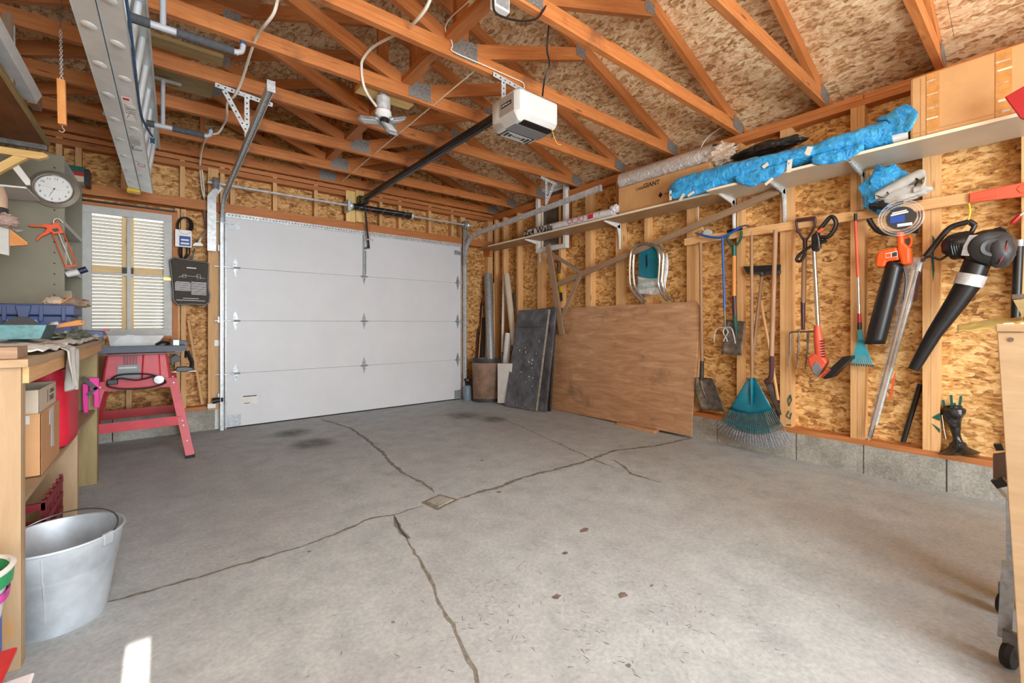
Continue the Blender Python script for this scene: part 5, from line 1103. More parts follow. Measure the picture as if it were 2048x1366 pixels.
# cables
def cab(label, pts, r, m='cable', name='cable'): return tag(MB().tube(bez(pts, 7), r, 6).build(name, M[m], smooth=True), label, 'cable')
YB_ = 2.24
cab('thin white cord stapled along truss chord down to the opener', [ay(x, y, YB_) for x, y in ((975, -40), (940, 0), (905, 32), (892, 50), (892, 64), (902, 80))] + [ay(x, y, YB_) for x, y in ((905, 92), (906, 103), (960, 127), (1023, 155), (1046, 166), (1048, 178))], .0035)
cab('black power cord looping from the ceiling box down to opener', [ay(985, -30, 1.62), ay(986, 0, 1.62), ay(990, 24, 1.62), ay(1012, 36, 1.62), ay(1045, 42, 1.62), ay(1073, 37, 1.63), ay(1087, 20, 1.64), ay(1095, 8, 1.68), ay(1099, 30, 1.75), ay(1097, 60, 1.8), ay(1094, 100, 1.85), ay(1099, 130, 1.9), ay(1089, 160, 1.95), ay(1085, 192, 2.02)], .0055, 'black')
cab('thin taut white cord running above opener rail towards the door', [V(1.55, 2.26, 2.655), V(1.55, 3.2, 2.645), V(1.56, 4.2, 2.645), V(1.57, 5.0, 2.64)], .004)
cab('white cable dropping between trusses left of the three-panel lamp', [ay(557, -10, 2.45), ay(548, 25, 2.5), ay(530, 50, 2.6), ay(517, 66, 2.75), ay(502, 103, 2.95), ay(484, 160, 3.3), ay(470, 190, 3.46), ay(455, 205, 3.6), ay(454, 232, 3.75), ay(448, 248, 4.2), ay(436, 266, 4.3), ay(415, 272, 4.4), ay(404, 300, 4.9), ay(400, 330, 5.1)], .008)
cab('white cable looping over the chords to the three-panel lamp', [ay(864, -10, 2.0), ay(850, 20, 2.05), ay(824, 50, 2.2), ay(800, 66, 2.5), ay(780, 75, 2.7), ay(745, 95, 2.8), ay(726, 118, 2.83), ay(723, 135, 2.84), ay(726, 165, 2.84), ay(735, 188, 2.86), ay(752, 212, 2.94)], .009)
cab('white cable crossing the roof boards above the LittleGIANT carton', [ay(1449, 38, 1.5), ay(1448, 100, 1.6), ay(1440, 150, 1.7), ay(1425, 200, 1.8), ay(1421, 212, 1.85)], .006)
cab('white cable looping over the right wall plate behind bubble wrap', [ax(1442, 255, 3.7), ax(1415, 275, 3.74), ax(1402, 296, 3.76), ax(1399, 320, 3.78), ax(1398, 345, 3.785)], .006)
jb = thing('junction_box', 'white junction box at the top photo edge with grey cover', 'junction box', ay(1000, 0, 1.66))
c_ = ay(1000, 0, 1.68); MB().obox(c_, (1, 0, 0), (0, 1, 0), (0, 0, 1), .045, .02, .055).build('box', M['white'], jb, bevel=.003); MB().obox(c_ + V(.0, -.021, .0), (1, 0, 0), (0, 1, 0), (0, 0, 1), .038, .002, .045).build('cover', M['galv_dark'], jb)
# three-panel lamp
lp = thing('panel_lamp', 'three-panel folding garage lamp in the middle of the ceiling', 'lamp', (1.2, 2.96, 2.5))
LC = ay(769, 223, 2.96)
MB().lathe([(0, -.03), (.05, -.03), (.05, .06), (.03, .06), (.03, .11), (0, .11)], LC + V(-.01, 0, .03), n=20).build('metal_box', M['galv'], lp, smooth=True); MB().lathe([(0, -.03), (.035, -.03), (.058, -.01), (.055, .015), (0, .015)], LC + V(-.01, 0, -.02), n=20).build('socket', M['white'], lp, smooth=True)
MB().lathe([(0, -.05), (.028, -.05), (.032, -.02), (.028, 0), (0, 0)], LC + V(0, 0, -.045), n=16).build('hub', M['black'], lp, smooth=True)
hub = LC + V(0, 0, -.08); R3 = V(_c, -_s, 0); F3 = V(_s, _c, 0)
t = NT('led_panel'); t.b.inputs['Base Color'].default_value = s2l((222, 226, 230)) + (1,); t.b.inputs['Roughness'].default_value = .35; M['led'] = t.m
for d in (-R3 + F3 * .05 + V(0, 0, .12), R3 * .62 + F3 * .7 + V(0, 0, .42), R3 * .38 - F3 * .42 + V(0, 0, -.55)):
    d = d.normalized(); s = d.cross(V(0, 0, 1)).normalized(); n = s.cross(d); c_ = hub + d * .105
    pn = MB().prism([c_ - d * .075 - s * .035, c_ - d * .06 - s * .048, c_ + d * .055 - s * .048, c_ + d * .08 - s * .03, c_ + d * .08 + s * .03, c_ + d * .055 + s * .048, c_ - d * .06 + s * .048, c_ - d * .075 + s * .035], n * .018).build('lamp_panel', M['galv_dark'], lp, bevel=.003)
    MB().obox(c_ - n * .001, d, s, n, .055, .034, .002).build('diffuser', M['led'], pn); MB().obox(c_ + n * .019, d, s, n, .05, .03, .002).build('rear_plate', M['led'], pn)
wp = tag(MB().bar((1.05, 3.02, 2.68), (1.45, 3.02, 2.68), .1, .038).build('lamp_block', M['pale_pine']), 'pale wood block between trusses carrying the three-panel lamp', 'block')
# ladder, hung on edge from two padded hangers
ld = thing('extension_ladder', 'long aluminium extension ladder hung on edge from padded hooks', 'ladder', (-.15, 3.3, 2.15))
A = V(-.144, 4.75, 2.14); D = V(.0199, 1, -.0365).normalized(); UPV = (V(1, 0, 0).cross(D) + V(.13, 0, 0)).normalized(); LL = 3.9
def lp_(s, x, z): return A - D * s + V(x, 0, 0) + UPV * z
HT = .40
for k, x in enumerate((-.039, .039)):
    s0 = .0 if k else .02
    for z, sg, nm in ((0, 1, 'lower_rail'), (HT, -1, 'upper_rail')):
        b = MB(); b.bar(lp_(s0, x, z + sg * .0015), lp_(LL, x, z + sg * .0015), .074, .003, up=UPV)
        for e in (-.0355, .0355): b.bar(lp_(s0, x + e, z + sg * .014), lp_(LL, x + e, z + sg * .014), .003, .026, up=UPV)
        b.build(nm, M['aluminium'], ld)
    for i in range(12):
        s = .14 + .305 * i + (.0 if k else .08)
        rg = MB().cyl(lp_(s, x, -.004), lp_(s, x, HT + .004), .0165, n=12).build('rung', M['aluminium'], ld, smooth=True)
        MB().lathe([(.0, -.007), (.02, -.006), (.026, -.0015), (.026, 0)], lp_(s, x, 0), UPV, 16).build('rung_swage', M['aluminium'], rg, smooth=True)
MB().prism([lp_(-.03, -.085, -.02), lp_(-.03, .0, -.02), lp_(-.03, .0, .03), lp_(-.03, -.085, .03)], D * -.07).build('yellow_foot', M['yellow'], ld, bevel=.004)
MB().prism([lp_(-.02, -.085, HT - .03), lp_(-.02, .0, HT - .03), lp_(-.02, .0, HT + .02), lp_(-.02, -.085, HT + .02)], D * -.06).build('yellow_foot', M['yellow'], ld, bevel=.004)
for (s, l, m, nm) in ((1.62, .30, 'white', 'warning_label'), (1.10, .22, 'grey_paint', 'rating_label'), (.70, .10, 'white', 'red_seal_label')):
    o = MB().obox(lp_(s, .039, -.0012), D, (1, 0, 0), UPV, l / 2, .03, .0006).build(nm, M[m], ld)
    if nm == 'warning_label':
        b = MB(); q = lambda ds, dx: lp_(s + ds, .039 + dx, -.0022)
        b.tube([q(-.11, -.02), q(-.02, .0), q(-.10, .02)], .0016, 4); b.build('label_diagram', M['mid_grey'], o)
        MB().obox(lp_(s + .13, .03, -.002), D, (1, 0, 0), UPV, .012, .012, .0006).build('red_mark', M['red_ink'], o)
        for i in range(5): MB().obox(lp_(s - .0 - i * .025 + .06, .039, -.002), D, (1, 0, 0), UPV, .004, .022, .0005).build('print_line', M['mid_grey'], o)
    elif nm == 'rating_label':
        MB().obox(lp_(s - .07, .039, -.002), D, (1, 0, 0), UPV, .03, .03, .0005).build('blue_badge', M['blue_ink'], o); MB().obox(lp_(s - .07, .039, -.0028), D, (1, 0, 0), UPV, .018, .024, .0005).build('badge_field', M['white_ink'], o)
        for i in range(3): MB().obox(lp_(s + .02 + i * .022, .039, -.002), D, (1, 0, 0), UPV, .003, .024, .0005).build('print_line', M['mid_grey'], o)
    else:
        b = MB(); b.tube([lp_(s + .03 * math.cos(a), .039 + .02 * math.sin(a), -.002) for a in [i * .5236 for i in range(12)]], .002, 4, closed=True); b.build('red_ring', M['red_ink'], o)
MB().tube(bez([lp_(3.2, .085, .02), lp_(2.4, .083, .03), lp_(2.0, .084, .0), lp_(1.6, .083, -.005), lp_(1.2, .088, .07), lp_(.95, .09, .13)], 8), .006, 6).build('rope', M['rope'], ld, smooth=True)
MB().lathe([(0, -.012), (.022, -.012), (.014, 0), (.022, .012), (0, .012)], lp_(.9, .09, .12), (1, 0, 0), 14).build('pulley', M['rope'], ld, smooth=True)
def hanger(Y, z, xr, label):
    h = thing('padded_hanger', label, 'hanger', (0, Y, z), 'padded ladder hangers')
    MB().cyl((-.30, Y, z), (xr, Y, z), .013, n=12).build('arm', M['conduit'], h, smooth=True)
    MB().cyl((-.28, Y, z), (-.045, Y, z), .021, n=14).build('foam_sleeve', M['foam_dark'], h, smooth=True); MB().cyl((.05, Y, z), (xr - .02, Y, z), .021, n=14).build('foam_sleeve', M['foam_dark'], h, smooth=True)
    MB().tube(bez([(xr - .02, Y, z), (xr + .012, Y, z + .012), (xr + .02, Y, z + .05)], 5), .013, 12).build('upturned_end', M['conduit'], h, smooth=True); MB().cyl((xr + .02, Y, z + .05), (xr + .0205, Y, z + .065), .0145, n=12).build('end_cap', M['rope'], h, smooth=True)
    MB().cyl((.0, Y, z), (.0, Y, 2.70), .0125, n=12).build('drop_tube', M['conduit'], h, smooth=True); MB().cyl((-.045, Y, z), (.05, Y, z), .016, n=12).build('tee', M['conduit'], h, smooth=True)
    return h
h1 = hanger(2.60, 2.42, .30, 'grey foam-padded pipe hanger nearest the camera, by the ladder'); h2 = hanger(3.80, 2.385, .25, 'grey foam-padded pipe hanger further back, by ladder foot')
for h, Y in ((h1, 2.6), (h2, 3.8)): MB().box(-.06, .1, Y - .02, Y + .02, 2.70, 2.703).build('strap', M['galv'], h)
# planks resting over the chords near the ladder
for (x0_, x1_, y0_, y1_, z_, m, lab) in ((-.35, .30, 3.3, 3.42, ZP + SD, 'treated', 'greenish plank lying over chords right of the ladder'), (-.30, .28, 3.7, 3.95, ZP + SD, 'treated', 'short treated board over chords above rear pipe hanger'), (.0, .40, 2.45, 2.75, ZP + SD, 'dark_ply', 'dark board lying over chords at top photo edge')):
    tag(MB().box(x0_, x1_, y0_, y1_, z_ + .001, z_ + .025).build('plank', M[m]), lab, 'plank')
# wooden weight on a chain
wc = thing('chain_hook', 'wooden block with hook hanging on a thin chain', 'hook', (-.36, 2.86, 2.1))
YC = 2.85; p0, p1 = ay(121, 58, YC), ay(123, 158, YC)
MB().cyl((p0.x, YC, ZP + .02), p0, .0022, n=6).build('cord', M['steel'], wc)
nl = 22
for i in range(nl):
    q = p0.lerp(p1, (i + .5) / nl); e = V(1, 0, 0) if i % 2 else V(0, 1, 0); hl = (p1 - p0).length / nl * .72
    MB().tube([q + V(0, 0, math.cos(a) * hl) + e * (math.sin(a) * .0048) for a in [k * .785 for k in range(8)]], .0013, 4, closed=True).build('chain_link', M['galv'], wc)
a, c2 = ay(122.5, 160, YC), ay(125, 250, YC); MB().bar(a, c2, .028, .028, up=(0, 1, 0)).build('wood_block', M['handle_new'], wc, bevel=.002)
MB().tube([a + V(-.008, 0, 0), a + V(0, 0, .022), a + V(.008, 0, 0)], .002, 5).build('staple', M['galv'], wc); MB().tube(bez([c2, c2 + V(.0, 0, -.012), c2 + V(.007, 0, -.024), c2 + V(-.002, 0, -.034), c2 + V(-.012, 0, -.028)], 5), .0024, 6).build('hook', M['chrome'], wc, smooth=True)
# light fitting and hung board, top left
fx = thing('light_fitting', 'long white strip light fitting at the top left', 'light', (-.62, 2.9, 2.33))
zf = 2.345; xe, ye = ay(85, 205, 3.75).x, 3.75
MB().prism([V(xe, ye, zf + .045), V(xe - .02, ye, zf), V(xe - .13, ye, zf), V(xe - .15, ye, zf + .045)], V(0, -2.2, 0)).build('housing', M['white_paint'], fx, bevel=.003)
MB().box(xe - .06, xe - .02, ye + .0, ye + .12, zf - .01, zf + .06).build('end_block', M['grey_wood'], fx); MB().box(xe - .1, xe - .06, 2.86, 2.88, zf + .04, ZP + .05).build('hanger', M['galv'], fx); MB().box(xe - .1, xe - .06, 3.47, 3.49, zf + .04, ZP + .05).build('hanger', M['galv'], fx)
hb = thing('loft_board', 'brown hardboard sheet hung over the workbench at the top left', 'board', (-.78, 3.1, 2.22))
MB().box(XL + .01, -.60, 1.7, 4.18, 2.225, 2.235).build('sheet', M['dark_ply'], hb); MB().box(-.603, -.585, 1.7, 4.18, 2.22, 2.245).build('edge_strip', M['treated'], hb); MB().box(XL + .01, -.6, 4.19, 4.22, 2.195, 2.225).build('lip', M['steel'], hb)
MB().box(-.66, -.62, 2.84, 2.88, 2.235, ZP + .05).build('strut', M['grey_wood'], hb); MB().box(-.66, -.62, 3.46, 3.5, 2.235, ZP + .05).build('strut', M['grey_wood'], hb)
# ================================================================ left side: bench, cabinet, saw
BZ = .935
wbn = thing('workbench', 'long plywood workbench along the left wall', 'workbench', (-.65, 3.0, 0))
MB().box(XL + .01, -.335, 1.955, 1.975, 0, BZ - .025).build('end_panel', M['pale_ply'], wbn, bevel=.0015)
MB().box(XL + .01, -.318, 1.94, 4.02, BZ - .024, BZ).build('bench_top', M['pale_ply'], wbn, bevel=.0015)
MB().box(-.345, -.322, 1.976, 4.0, BZ - .075, BZ - .025).build('apron', M['stud'], wbn)
MB().box(-.375, -.335, 1.976, 2.01, 0, BZ - .076).build('leg', M['pale_ply'], wbn)
MB().box(-.60, -.345, 3.16, 3.20, 0, BZ - .076).build('leg', M['pale_ply'], wbn); MB().box(-.43, -.335, 3.9, 3.99, 0, BZ - .025).build('leg', M['treated'], wbn); MB().box(XL + .01, -.34, 3.985, 4.0, 0, BZ - .03).build('far_end_panel', M['treated'], wbn)
MB().box(XL + .01, -.345, 2.012, 3.155, .468, .485).build('lower_shelf', M['pale_ply'], wbn); MB().box(XL + .01, -.345, 3.205, 3.895, .468, .485).build('lower_shelf', M['pale_ply'], wbn)
MB().box(-.53, -.48, 3.15, 3.156, BZ - .2, BZ - .14).build('outlet', M['galv_dark'], wbn)
ZB = BZ + .001
# sheets and clutter on the bench
t = thing('wood_plank', 'short grey plank end lying at the near bench corner', 'plank', (-.5, 2.05, ZB)); MB().box(-.8, -.345, 1.97, 2.10, ZB, ZB + .035).build('plank', M['grey_wood'], t); MB().box(-.40, -.385, 1.968, 2.1, ZB + .001, ZB + .034).build('rust_patch', M['rust'], t)
dc = thing('drop_cloth', 'crumpled white drop cloth on the bench hanging over its edge', 'cloth', (-.4, 2.8, ZB))
def dcf(u, v):
    x = -.75 + .43 * u; y = 2.16 + 1.45 * v; return V(x, y, ZB + .012 + .022 * max(-.4, mnoise.noise(V(u * 5, v * 9, 2))) + .012 * abs(mnoise.noise(V(u * 14, v * 24, 5))))
MB().grid(dcf, 30, 60).build('cloth', M['cloth'], dc, smooth=True, solid=.004)
def rag(u, v):
    w = .13 * (1 - v) + .028 * v + .035 * math.sin(v * 3); x = -.322 + .016 + .012 * math.sin(u * 14 + v * 2) * (.4 + v); y = 2.66 + (u - .5) * 2 * w - .03 * v
    z = ZB + .02 - v * .19 - .01 * math.sin(u * 9)
    if v < .12: x = -.322 - (.12 - v) * .6; z = ZB + .02
    return V(x, y, z)
MB().grid(rag, 24, 24).build('hanging_rag', M['cloth_grey'], dc, smooth=True, solid=.004)
t = thing('wrapper', 'crumpled grey green wrapper on the bench corner by the table saw', 'wrapper', (-.38, 3.75, ZB)); b = MB(); blob(b, (-.42, 3.62, ZB + .035), .08, .22, .03, .5, 21, 18, 30, 3.5); b.build('wrapper', plain('wrapper_grey', (150, 156, 142), .5, 0, .25, 40), t, smooth=True)
b = MB(); blob(b, (-.34, 3.9, ZB + .02), .05, .11, .02, .4, 23); b.build('paper', M['cardboard_pale'], t, smooth=True)
tr0 = thing('paint_tray', 'teal plastic paint tray on the drop cloth', 'tray', (-.7, 3.0, ZB + .03))
z = ZB + .035; MB().prism([V(-.93, 2.92, z), V(-.44, 2.92, z), V(-.42, 2.92, z + .066), V(-.93, 2.92, z + .066)], V(0, .012, 0)).build('front_wall', plain('teal_tray', (104, 156, 162), .5, 0, .22, 18), tr0, bevel=.004)
MB().prism([V(-.44, 2.932, z), V(-.44, 3.16, z), V(-.42, 3.18, z + .066), V(-.42, 2.932, z + .066)], V(-.012, 0, 0)).build('side_wall', M['teal_dark'], tr0, bevel=.003); MB().box(-.93, -.445, 2.932, 3.16, z, z + .01).build('base', M['teal_dark'], tr0)
tbx = thing('toolbox', 'navy blue plastic toolbox with printed label on the bench', 'toolbox', (-.66, 3.65, ZB))
MB().box(XL + .015, -.41, 3.54, 3.80, ZB, ZB + .15).build('box', M['navy'], tbx, bevel=.008); MB().box(XL + .012, -.395, 3.525, 3.81, ZB + .152, ZB + .215).build('lid', M['navy'], tbx, bevel=.008)
for px in (8, 82, 127): q = ay(px, 610, 3.52).x; MB().box(q - .008, q + .008, 3.516, 3.53, ZB + .12, ZB + .20).build('latch_rib', M['navy'], tbx, bevel=.002)
q = ay(46, 620, 3.5).x; MB().prism([V(q - .03, 3.52, ZB + .205), V(q + .03, 3.52, ZB + .205), V(q + .018, 3.52, ZB + .14), V(q - .018, 3.52, ZB + .14)], V(0, -.02, 0)).build('latch', M['navy'], tbx, bevel=.003)
xa, xb = ay(8, 640, 3.535).x, ay(81, 640, 3.535).x; lb = MB().box(xa, xb, 3.5375, 3.5395, ZB + .035, ZB + .135).build('paper_label', M['blue_ink'], tbx)
text('Mastercraft', (xa + .008, 3.5365, ZB + .113), (1, 0, 0), (0, 0, 1), .034, M['white_ink'], tbx, width=.115, bold=.001); text('Tool Box', (xa + .008, 3.5365, ZB + .088), (1, 0, 0), (0, 0, 1), .02, M['white_ink'], tbx); text('Coffre a outils', (xa + .008, 3.5365, ZB + .068), (1, 0, 0), (0, 0, 1), .018, M['white_ink'], tbx)
MB().box(xa + .02, xa + .08, 3.536, 3.5375, ZB + .036, ZB + .052).build('orange_stripe', M['orange'], tbx)
t = thing('grinding_disc', 'dark round sanding disc leaning on the navy toolbox', 'disc', ay(42, 655, 3.45)); MB().lathe([(0, 0), (.075, 0), (.075, .008), (0, .008)], ay(43, 662, 3.42), (.2, -1, .35), 28).build('disc', M['dark_grey'], t, smooth=True)
t = thing('hand_saw', 'wooden-handled hand saw lying across the bench', 'saw', ay(135, 655, 3.35)); MB().prism([ay(x, y, 3.3) for x, y in ((108, 650), (125, 646), (155, 640), (168, 641), (171, 646), (165, 650), (140, 653), (112, 656))], V(0, .022, 0)).build('saw_handle', M['handle_new'], t, bevel=.004)
MB().cyl(ay(164, 644, 3.298), ay(164, 644, 3.301), .006, n=8).build('hang_hole', M['black'], t); MB().prism([ay(40, 656, 3.31), ay(112, 650, 3.31), ay(112, 655, 3.31), ay(60, 660, 3.31)], V(0, .003, 0)).build('saw_blade', M['blade'], t)
MB().tube([ay(100, 653, 3.26), ay(108, 649, 3.26), ay(117, 646, 3.26)], [.012, .016, .012], 10).build('grey_grip', M['conduit'], t, smooth=True)
t = thing('black_case', 'flat navy case with red catch beyond the drop cloth', 'case', (-.4, 3.9, ZB)); MB().prism([ay(120, 660, 3.82), ay(205, 662, 3.82), ay(208, 668, 3.82), ay(206, 677, 3.82), ay(120, 676, 3.82)], V(0, .15, 0)).build('case', M['navy'], t, bevel=.004); MB().obox(ay(212, 660, 3.82), (1, 0, 0), (0, 1, 0), (0, 0, 1), .015, .02, .006).build('red_catch', M['red'], t)
t = thing('rag', 'pinkish rag and pencil on top of the toolbox', 'rag', ay(120, 605, 3.6)); b = MB(); blob(b, ay(108, 604, 3.62), .045, .04, .03, .3, 31); b.build('rag', plain('pink_beige_cloth', (206, 184, 162), .9, 0, .15, 30), t, smooth=True); b = MB(); blob(b, ay(143, 607, 3.66), .08, .06, .03, .3, 33); b.build('second_rag', plain('brown_cloth', (150, 128, 108), .9, 0, .15, 30), t, smooth=True); MB().cyl(ay(114, 612, 3.58), ay(142, 593, 3.6), .004, n=6).build('pencil', M['handle_new'], t)
# goods under the bench
can = thing('fuel_can', 'red plastic fuel can on the lower bench shelf', 'fuel can', (-.47, 2.93, .486))
def canf(u, v):
    z = .486 + .035 + .36 * u; a = 2 * math.pi * v; hx = .16; hy = .195; k = 1 - .0 * u - (.22 * max(0, u - .72) / .28)
    c, s = math.cos(a), math.sin(a); sx = math.copysign(abs(c) ** .45, c); sy = math.copysign(abs(s) ** .45, s)
    if u in (0, 1): k *= .0 if u in (0, 1) else 1
    return V(-.475 + sx * hx * k, 2.925 + sy * hy * (k if k == 0 else 1 - .1 * max(0, u - .8)), z)
def canf2(u, v):
    u2 = (u - .02) / .96; 
    if u2 < 0: return V(-.475, 2.925, .487)
    if u2 > 1: return V(-.475, 2.925, .86)
    a = 2 * math.pi * v; c, s = math.cos(a), math.sin(a); sx = math.copysign(abs(c) ** .4, c); sy = math.copysign(abs(s) ** .4, s); k = 1 - .12 * max(0, u2 - .75) / .25 - .06 * max(0, .08 - u2) / .08
    return V(-.475 + sx * .15 * k, 2.925 + sy * .19 * k, .487 + .355 * u2)
MB().grid(canf2, 26, 40, wrap=True).build('can_body', M['red_can'], can, smooth=True, angle=60)
MB().cyl((-.40, 3.03, .845), (-.40, 3.03, .872), .026, n=16).build('cap', M['black'], can, smooth=True); MB().tube(bez([(-.47, 2.78, .845), (-.47, 2.81, .90), (-.47, 2.93, .905), (-.47, 2.97, .85)], 6), .016, 10).build('handle', M['red_can'], can, smooth=True)
bx = thing('carton', 'open brown carton with grey tape on the lower bench shelf', 'box', (-.55, 2.48, .486))
X0_, X1_, Y0_, Y1_, Zt_ = -.72, -.345, 2.31, 2.66, .715
b = MB(); 
for (a1, a2, b1, b2) in ((X0_, X1_, Y0_, Y0_ + .006), (X0_, X1_, Y1_ - .006, Y1_), (X0_, X0_ + .006, Y0_, Y1_), (X1_ - .006, X1_, Y0_, Y1_)): b.box(a1, a2, b1, b2, .487, Zt_)
b.box(X0_, X1_, Y0_, Y1_, .487, .493); b.build('box_walls', M['cardboard_dark'], bx, bevel=.002)
MB().prism([V(X1_ + .001, 2.44, .71), V(X1_ + .001, 2.52, .713), V(X1_ + .001, 2.52, .64), V(X1_ + .001, 2.53, .55), V(X1_ + .001, 2.47, .56), V(X1_ + .001, 2.475, .65), V(X1_ + .001, 2.44, .65)], V(.0008, 0, 0)).build('tape', M['grey_paint'], bx)
MB().box(-.42, -.375, Y0_ - .0008, Y0_, .68, .71).build('label', M['grey_paint'], bx)
pb_ = thing('carton', 'pale carton printed 714311 sitting in the brown carton', 'box', (-.55, 2.5, .5))
X0_, X1_, Y0_, Y1_ = -.70, -.353, 2.33, 2.64; b = MB()
for (a1, a2, b1, b2) in ((X0_, X1_, Y0_, Y0_ + .005), (X0_, X1_, Y1_ - .005, Y1_), (X0_, X0_ + .005, Y0_, Y1_), (X1_ - .005, X1_, Y0_, Y1_)): b.box(a1, a2, b1, b2, .494, .80)
b.box(X0_, X1_, Y0_, Y1_, .494, .50); b.build('box_walls', M['cardboard_pale'], pb_, bevel=.002)
text('714311', (X1_ + .0008, 2.50, .745), (0, 1, 0), (0, 0, 1), .032, M['ink'], pb_, width=.085); text('C2SFCA', (X1_ + .0008, 2.51, .772), (0, 1, 0), (0, 0, 1), .022, M['ink'], pb_, width=.08); MB().box(X1_ + .0004, X1_ + .001, 2.465, 2.47, .735, .785).build('arrow', M['ink'], pb_)
mg = thing('magenta_bracket_set', 'bright magenta plastic bracket pieces on the far bench shelf', 'plastic brackets', (-.36, 3.8, .486))
for q in (((165, 768), (176, 768), (176, 835), (168, 835), (165, 800)), ((178, 756), (198, 756), (198, 815), (188, 815), (188, 790), (180, 782))):
    MB().prism([ay(x, y, 3.80) for x, y in q], V(0, .02, 0)).build('frame_piece', M['magenta'], mg, bevel=.002)
b = MB(); b.bar(ay(164, 755, 3.79), ay(193, 778, 3.79), .015, .02); b.bar(ay(175, 790, 3.79), ay(195, 775, 3.79), .015, .018); b.build('grey_clips', M['dark_grey'], mg)
crt = thing('crate', 'dark red plastic crate on the floor under the bench', 'crate', (-.6, 2.75, 0))
b = MB()
for i in range(5): z = .01 + i * .07; b.box(-.78, -.375, 2.55, 2.562, z, z + .03); b.box(-.38, -.37, 2.55, 2.95, z, z + .03); b.box(-.78, -.77, 2.55, 2.95, z, z + .03)
b.build('side_bars', plain('crate_red', (130, 26, 34), .5, 0, .1), crt)
b = MB()
for i in range(6): x = -.78 + i * .08; b.box(x, x + .012, 2.552, 2.565, 0, .33)
for i in range(6): y = 2.55 + i * .077; b.box(-.383, -.371, y, y + .012, 0, .33)
b.box(-.78, -.37, 2.55, 2.95, .0, .008); b.build('crate_ribs', plain('crate_red2', (112, 22, 30), .5, 0, .1), crt)
bk_ = thing('bucket', 'galvanized zinc bucket with wire handle beside the bench', 'bucket', (-.29, 2.215, 0))
BC = V(-.285, 2.20, 0)
MB().lathe([(0, .004), (.118, .004), (.122, .0), (.125, .012), (.15, .18), (.153, .188), (.153, .196), (.156, .2), (.170, .293), (.176, .296), (.175, .302), (.168, .301), (.165, .292), (.148, .19), (.117, .02), (0, .02)], BC, n=48).build('pail', M['zinc'], bk_, smooth=True, angle=50)
sd = V(.66, -.75, 0).normalized(); up_ = V(-.30, -.12, .95).normalized()
hp = [BC + V(0, 0, .29) + R3 * (.172 * math.cos(a)) + (F3 * .30 + V(0, 0, .11)).normalized() * (.135 * math.sin(a)) for a in [math.pi * i / 16 for i in range(17)]]
MB().tube(hp, .0028, 8).build('wire_handle', M['steel'], bk_, smooth=True)
for s in (-1, 1): MB().obox(BC + R3 * (s * .17) + V(0, 0, .285), R3, F3, (0, 0, 1), .005, .018, .02).build('handle_lug', M['zinc'], bk_, bevel=.002)
MB().tube([BC + R3 * (.121 * math.cos(a)) - F3 * (.121 * math.sin(a)) + V(0, 0, .01) for a in [math.radians(58)]] + [BC + R3 * (.168 * math.cos(a)) - F3 * (.168 * math.sin(a)) + V(0, 0, .285) for a in [math.radians(58)]], .003, 6).build('seam', M['zinc'], bk_)
# pails at the bottom left photo edge
pc = V(-.428, 1.727, 0)
t = thing('storage_bin', 'blue plastic box under the green-rimmed pail', 'box', (-.39, 1.72, 0)); MB().box(-.555, -.352, 1.635, 1.85, 0, .262).build('box', plain('royal_blue', (34, 76, 180), .4, 0, .06), t, bevel=.006); MB().box(-.36, -.3515, 1.65, 1.657, .02, .25).build('white_stripe', M['white'], t)
t = thing('pail', 'white pail with green rim and pink print at bottom left', 'pail', pc + V(0, 0, .264))
MB().lathe([(0, .0), (.092, .0), (.096, .01), (.108, .105)], pc + V(0, 0, .264), n=40).build('pail_body', plain('pail_print', (232, 226, 232), .45, 0, .06, 18), t, smooth=True)
MB().lathe([(.1045, .06), (.11, .062), (.1125, .085), (.108, .083)], pc + V(0, 0, .262), n=40).build('pink_band', plain('pink_print', (206, 70, 160), .5, 0, .35, 30), t, smooth=True)
MB().lathe([(.109, .10), (.117, .10), (.12, .135), (.113, .138), (.106, .11)], pc + V(0, 0, .264), n=40).build('green_rim', plain('green_rim', (44, 150, 92), .4, 0, .05), t, smooth=True); MB().lathe([(.12, .135), (.123, .142), (.112, .146), (.11, .138)], pc + V(0, 0, .264), n=40).build('white_rim', M['white'], t, smooth=True)
b = MB(); blob(b, pc + V(0, 0, .37), .09, .09, .02, .5, 41); b.build('contents', plain('mixed_scraps', (200, 150, 190), .8, 0, .4, 30), t, smooth=True)
t = thing('tray_stack', 'stack of white foam trays topped by a red tray at bottom left', 'tray', (-.40, 1.40, 0))
for i in range(4): MB().prism([V(-.56, 1.33, .0 + i * .055), V(-.262 + .006 * (i % 2), 1.33, i * .055), V(-.242 + .006 * (i % 2), 1.31, .05 + i * .055), V(-.58, 1.31, .05 + i * .055)], V(0, .21, 0)).build('white_tray', M['white'], t, bevel=.006)
MB().prism([V(-.56, 1.35, .222), V(-.289, 1.35, .222), V(-.262, 1.33, .29), V(-.58, 1.33, .29)], V(0, .19, 0)).build('red_tray', plain('red_tray', (196, 40, 46), .45, 0, .08), t, bevel=.008)
MB().box(-.56, -.30, 1.36, 1.49, .291, .292).build('tray_well', plain('dark_red', (130, 24, 28), .6, 0, .1), t)
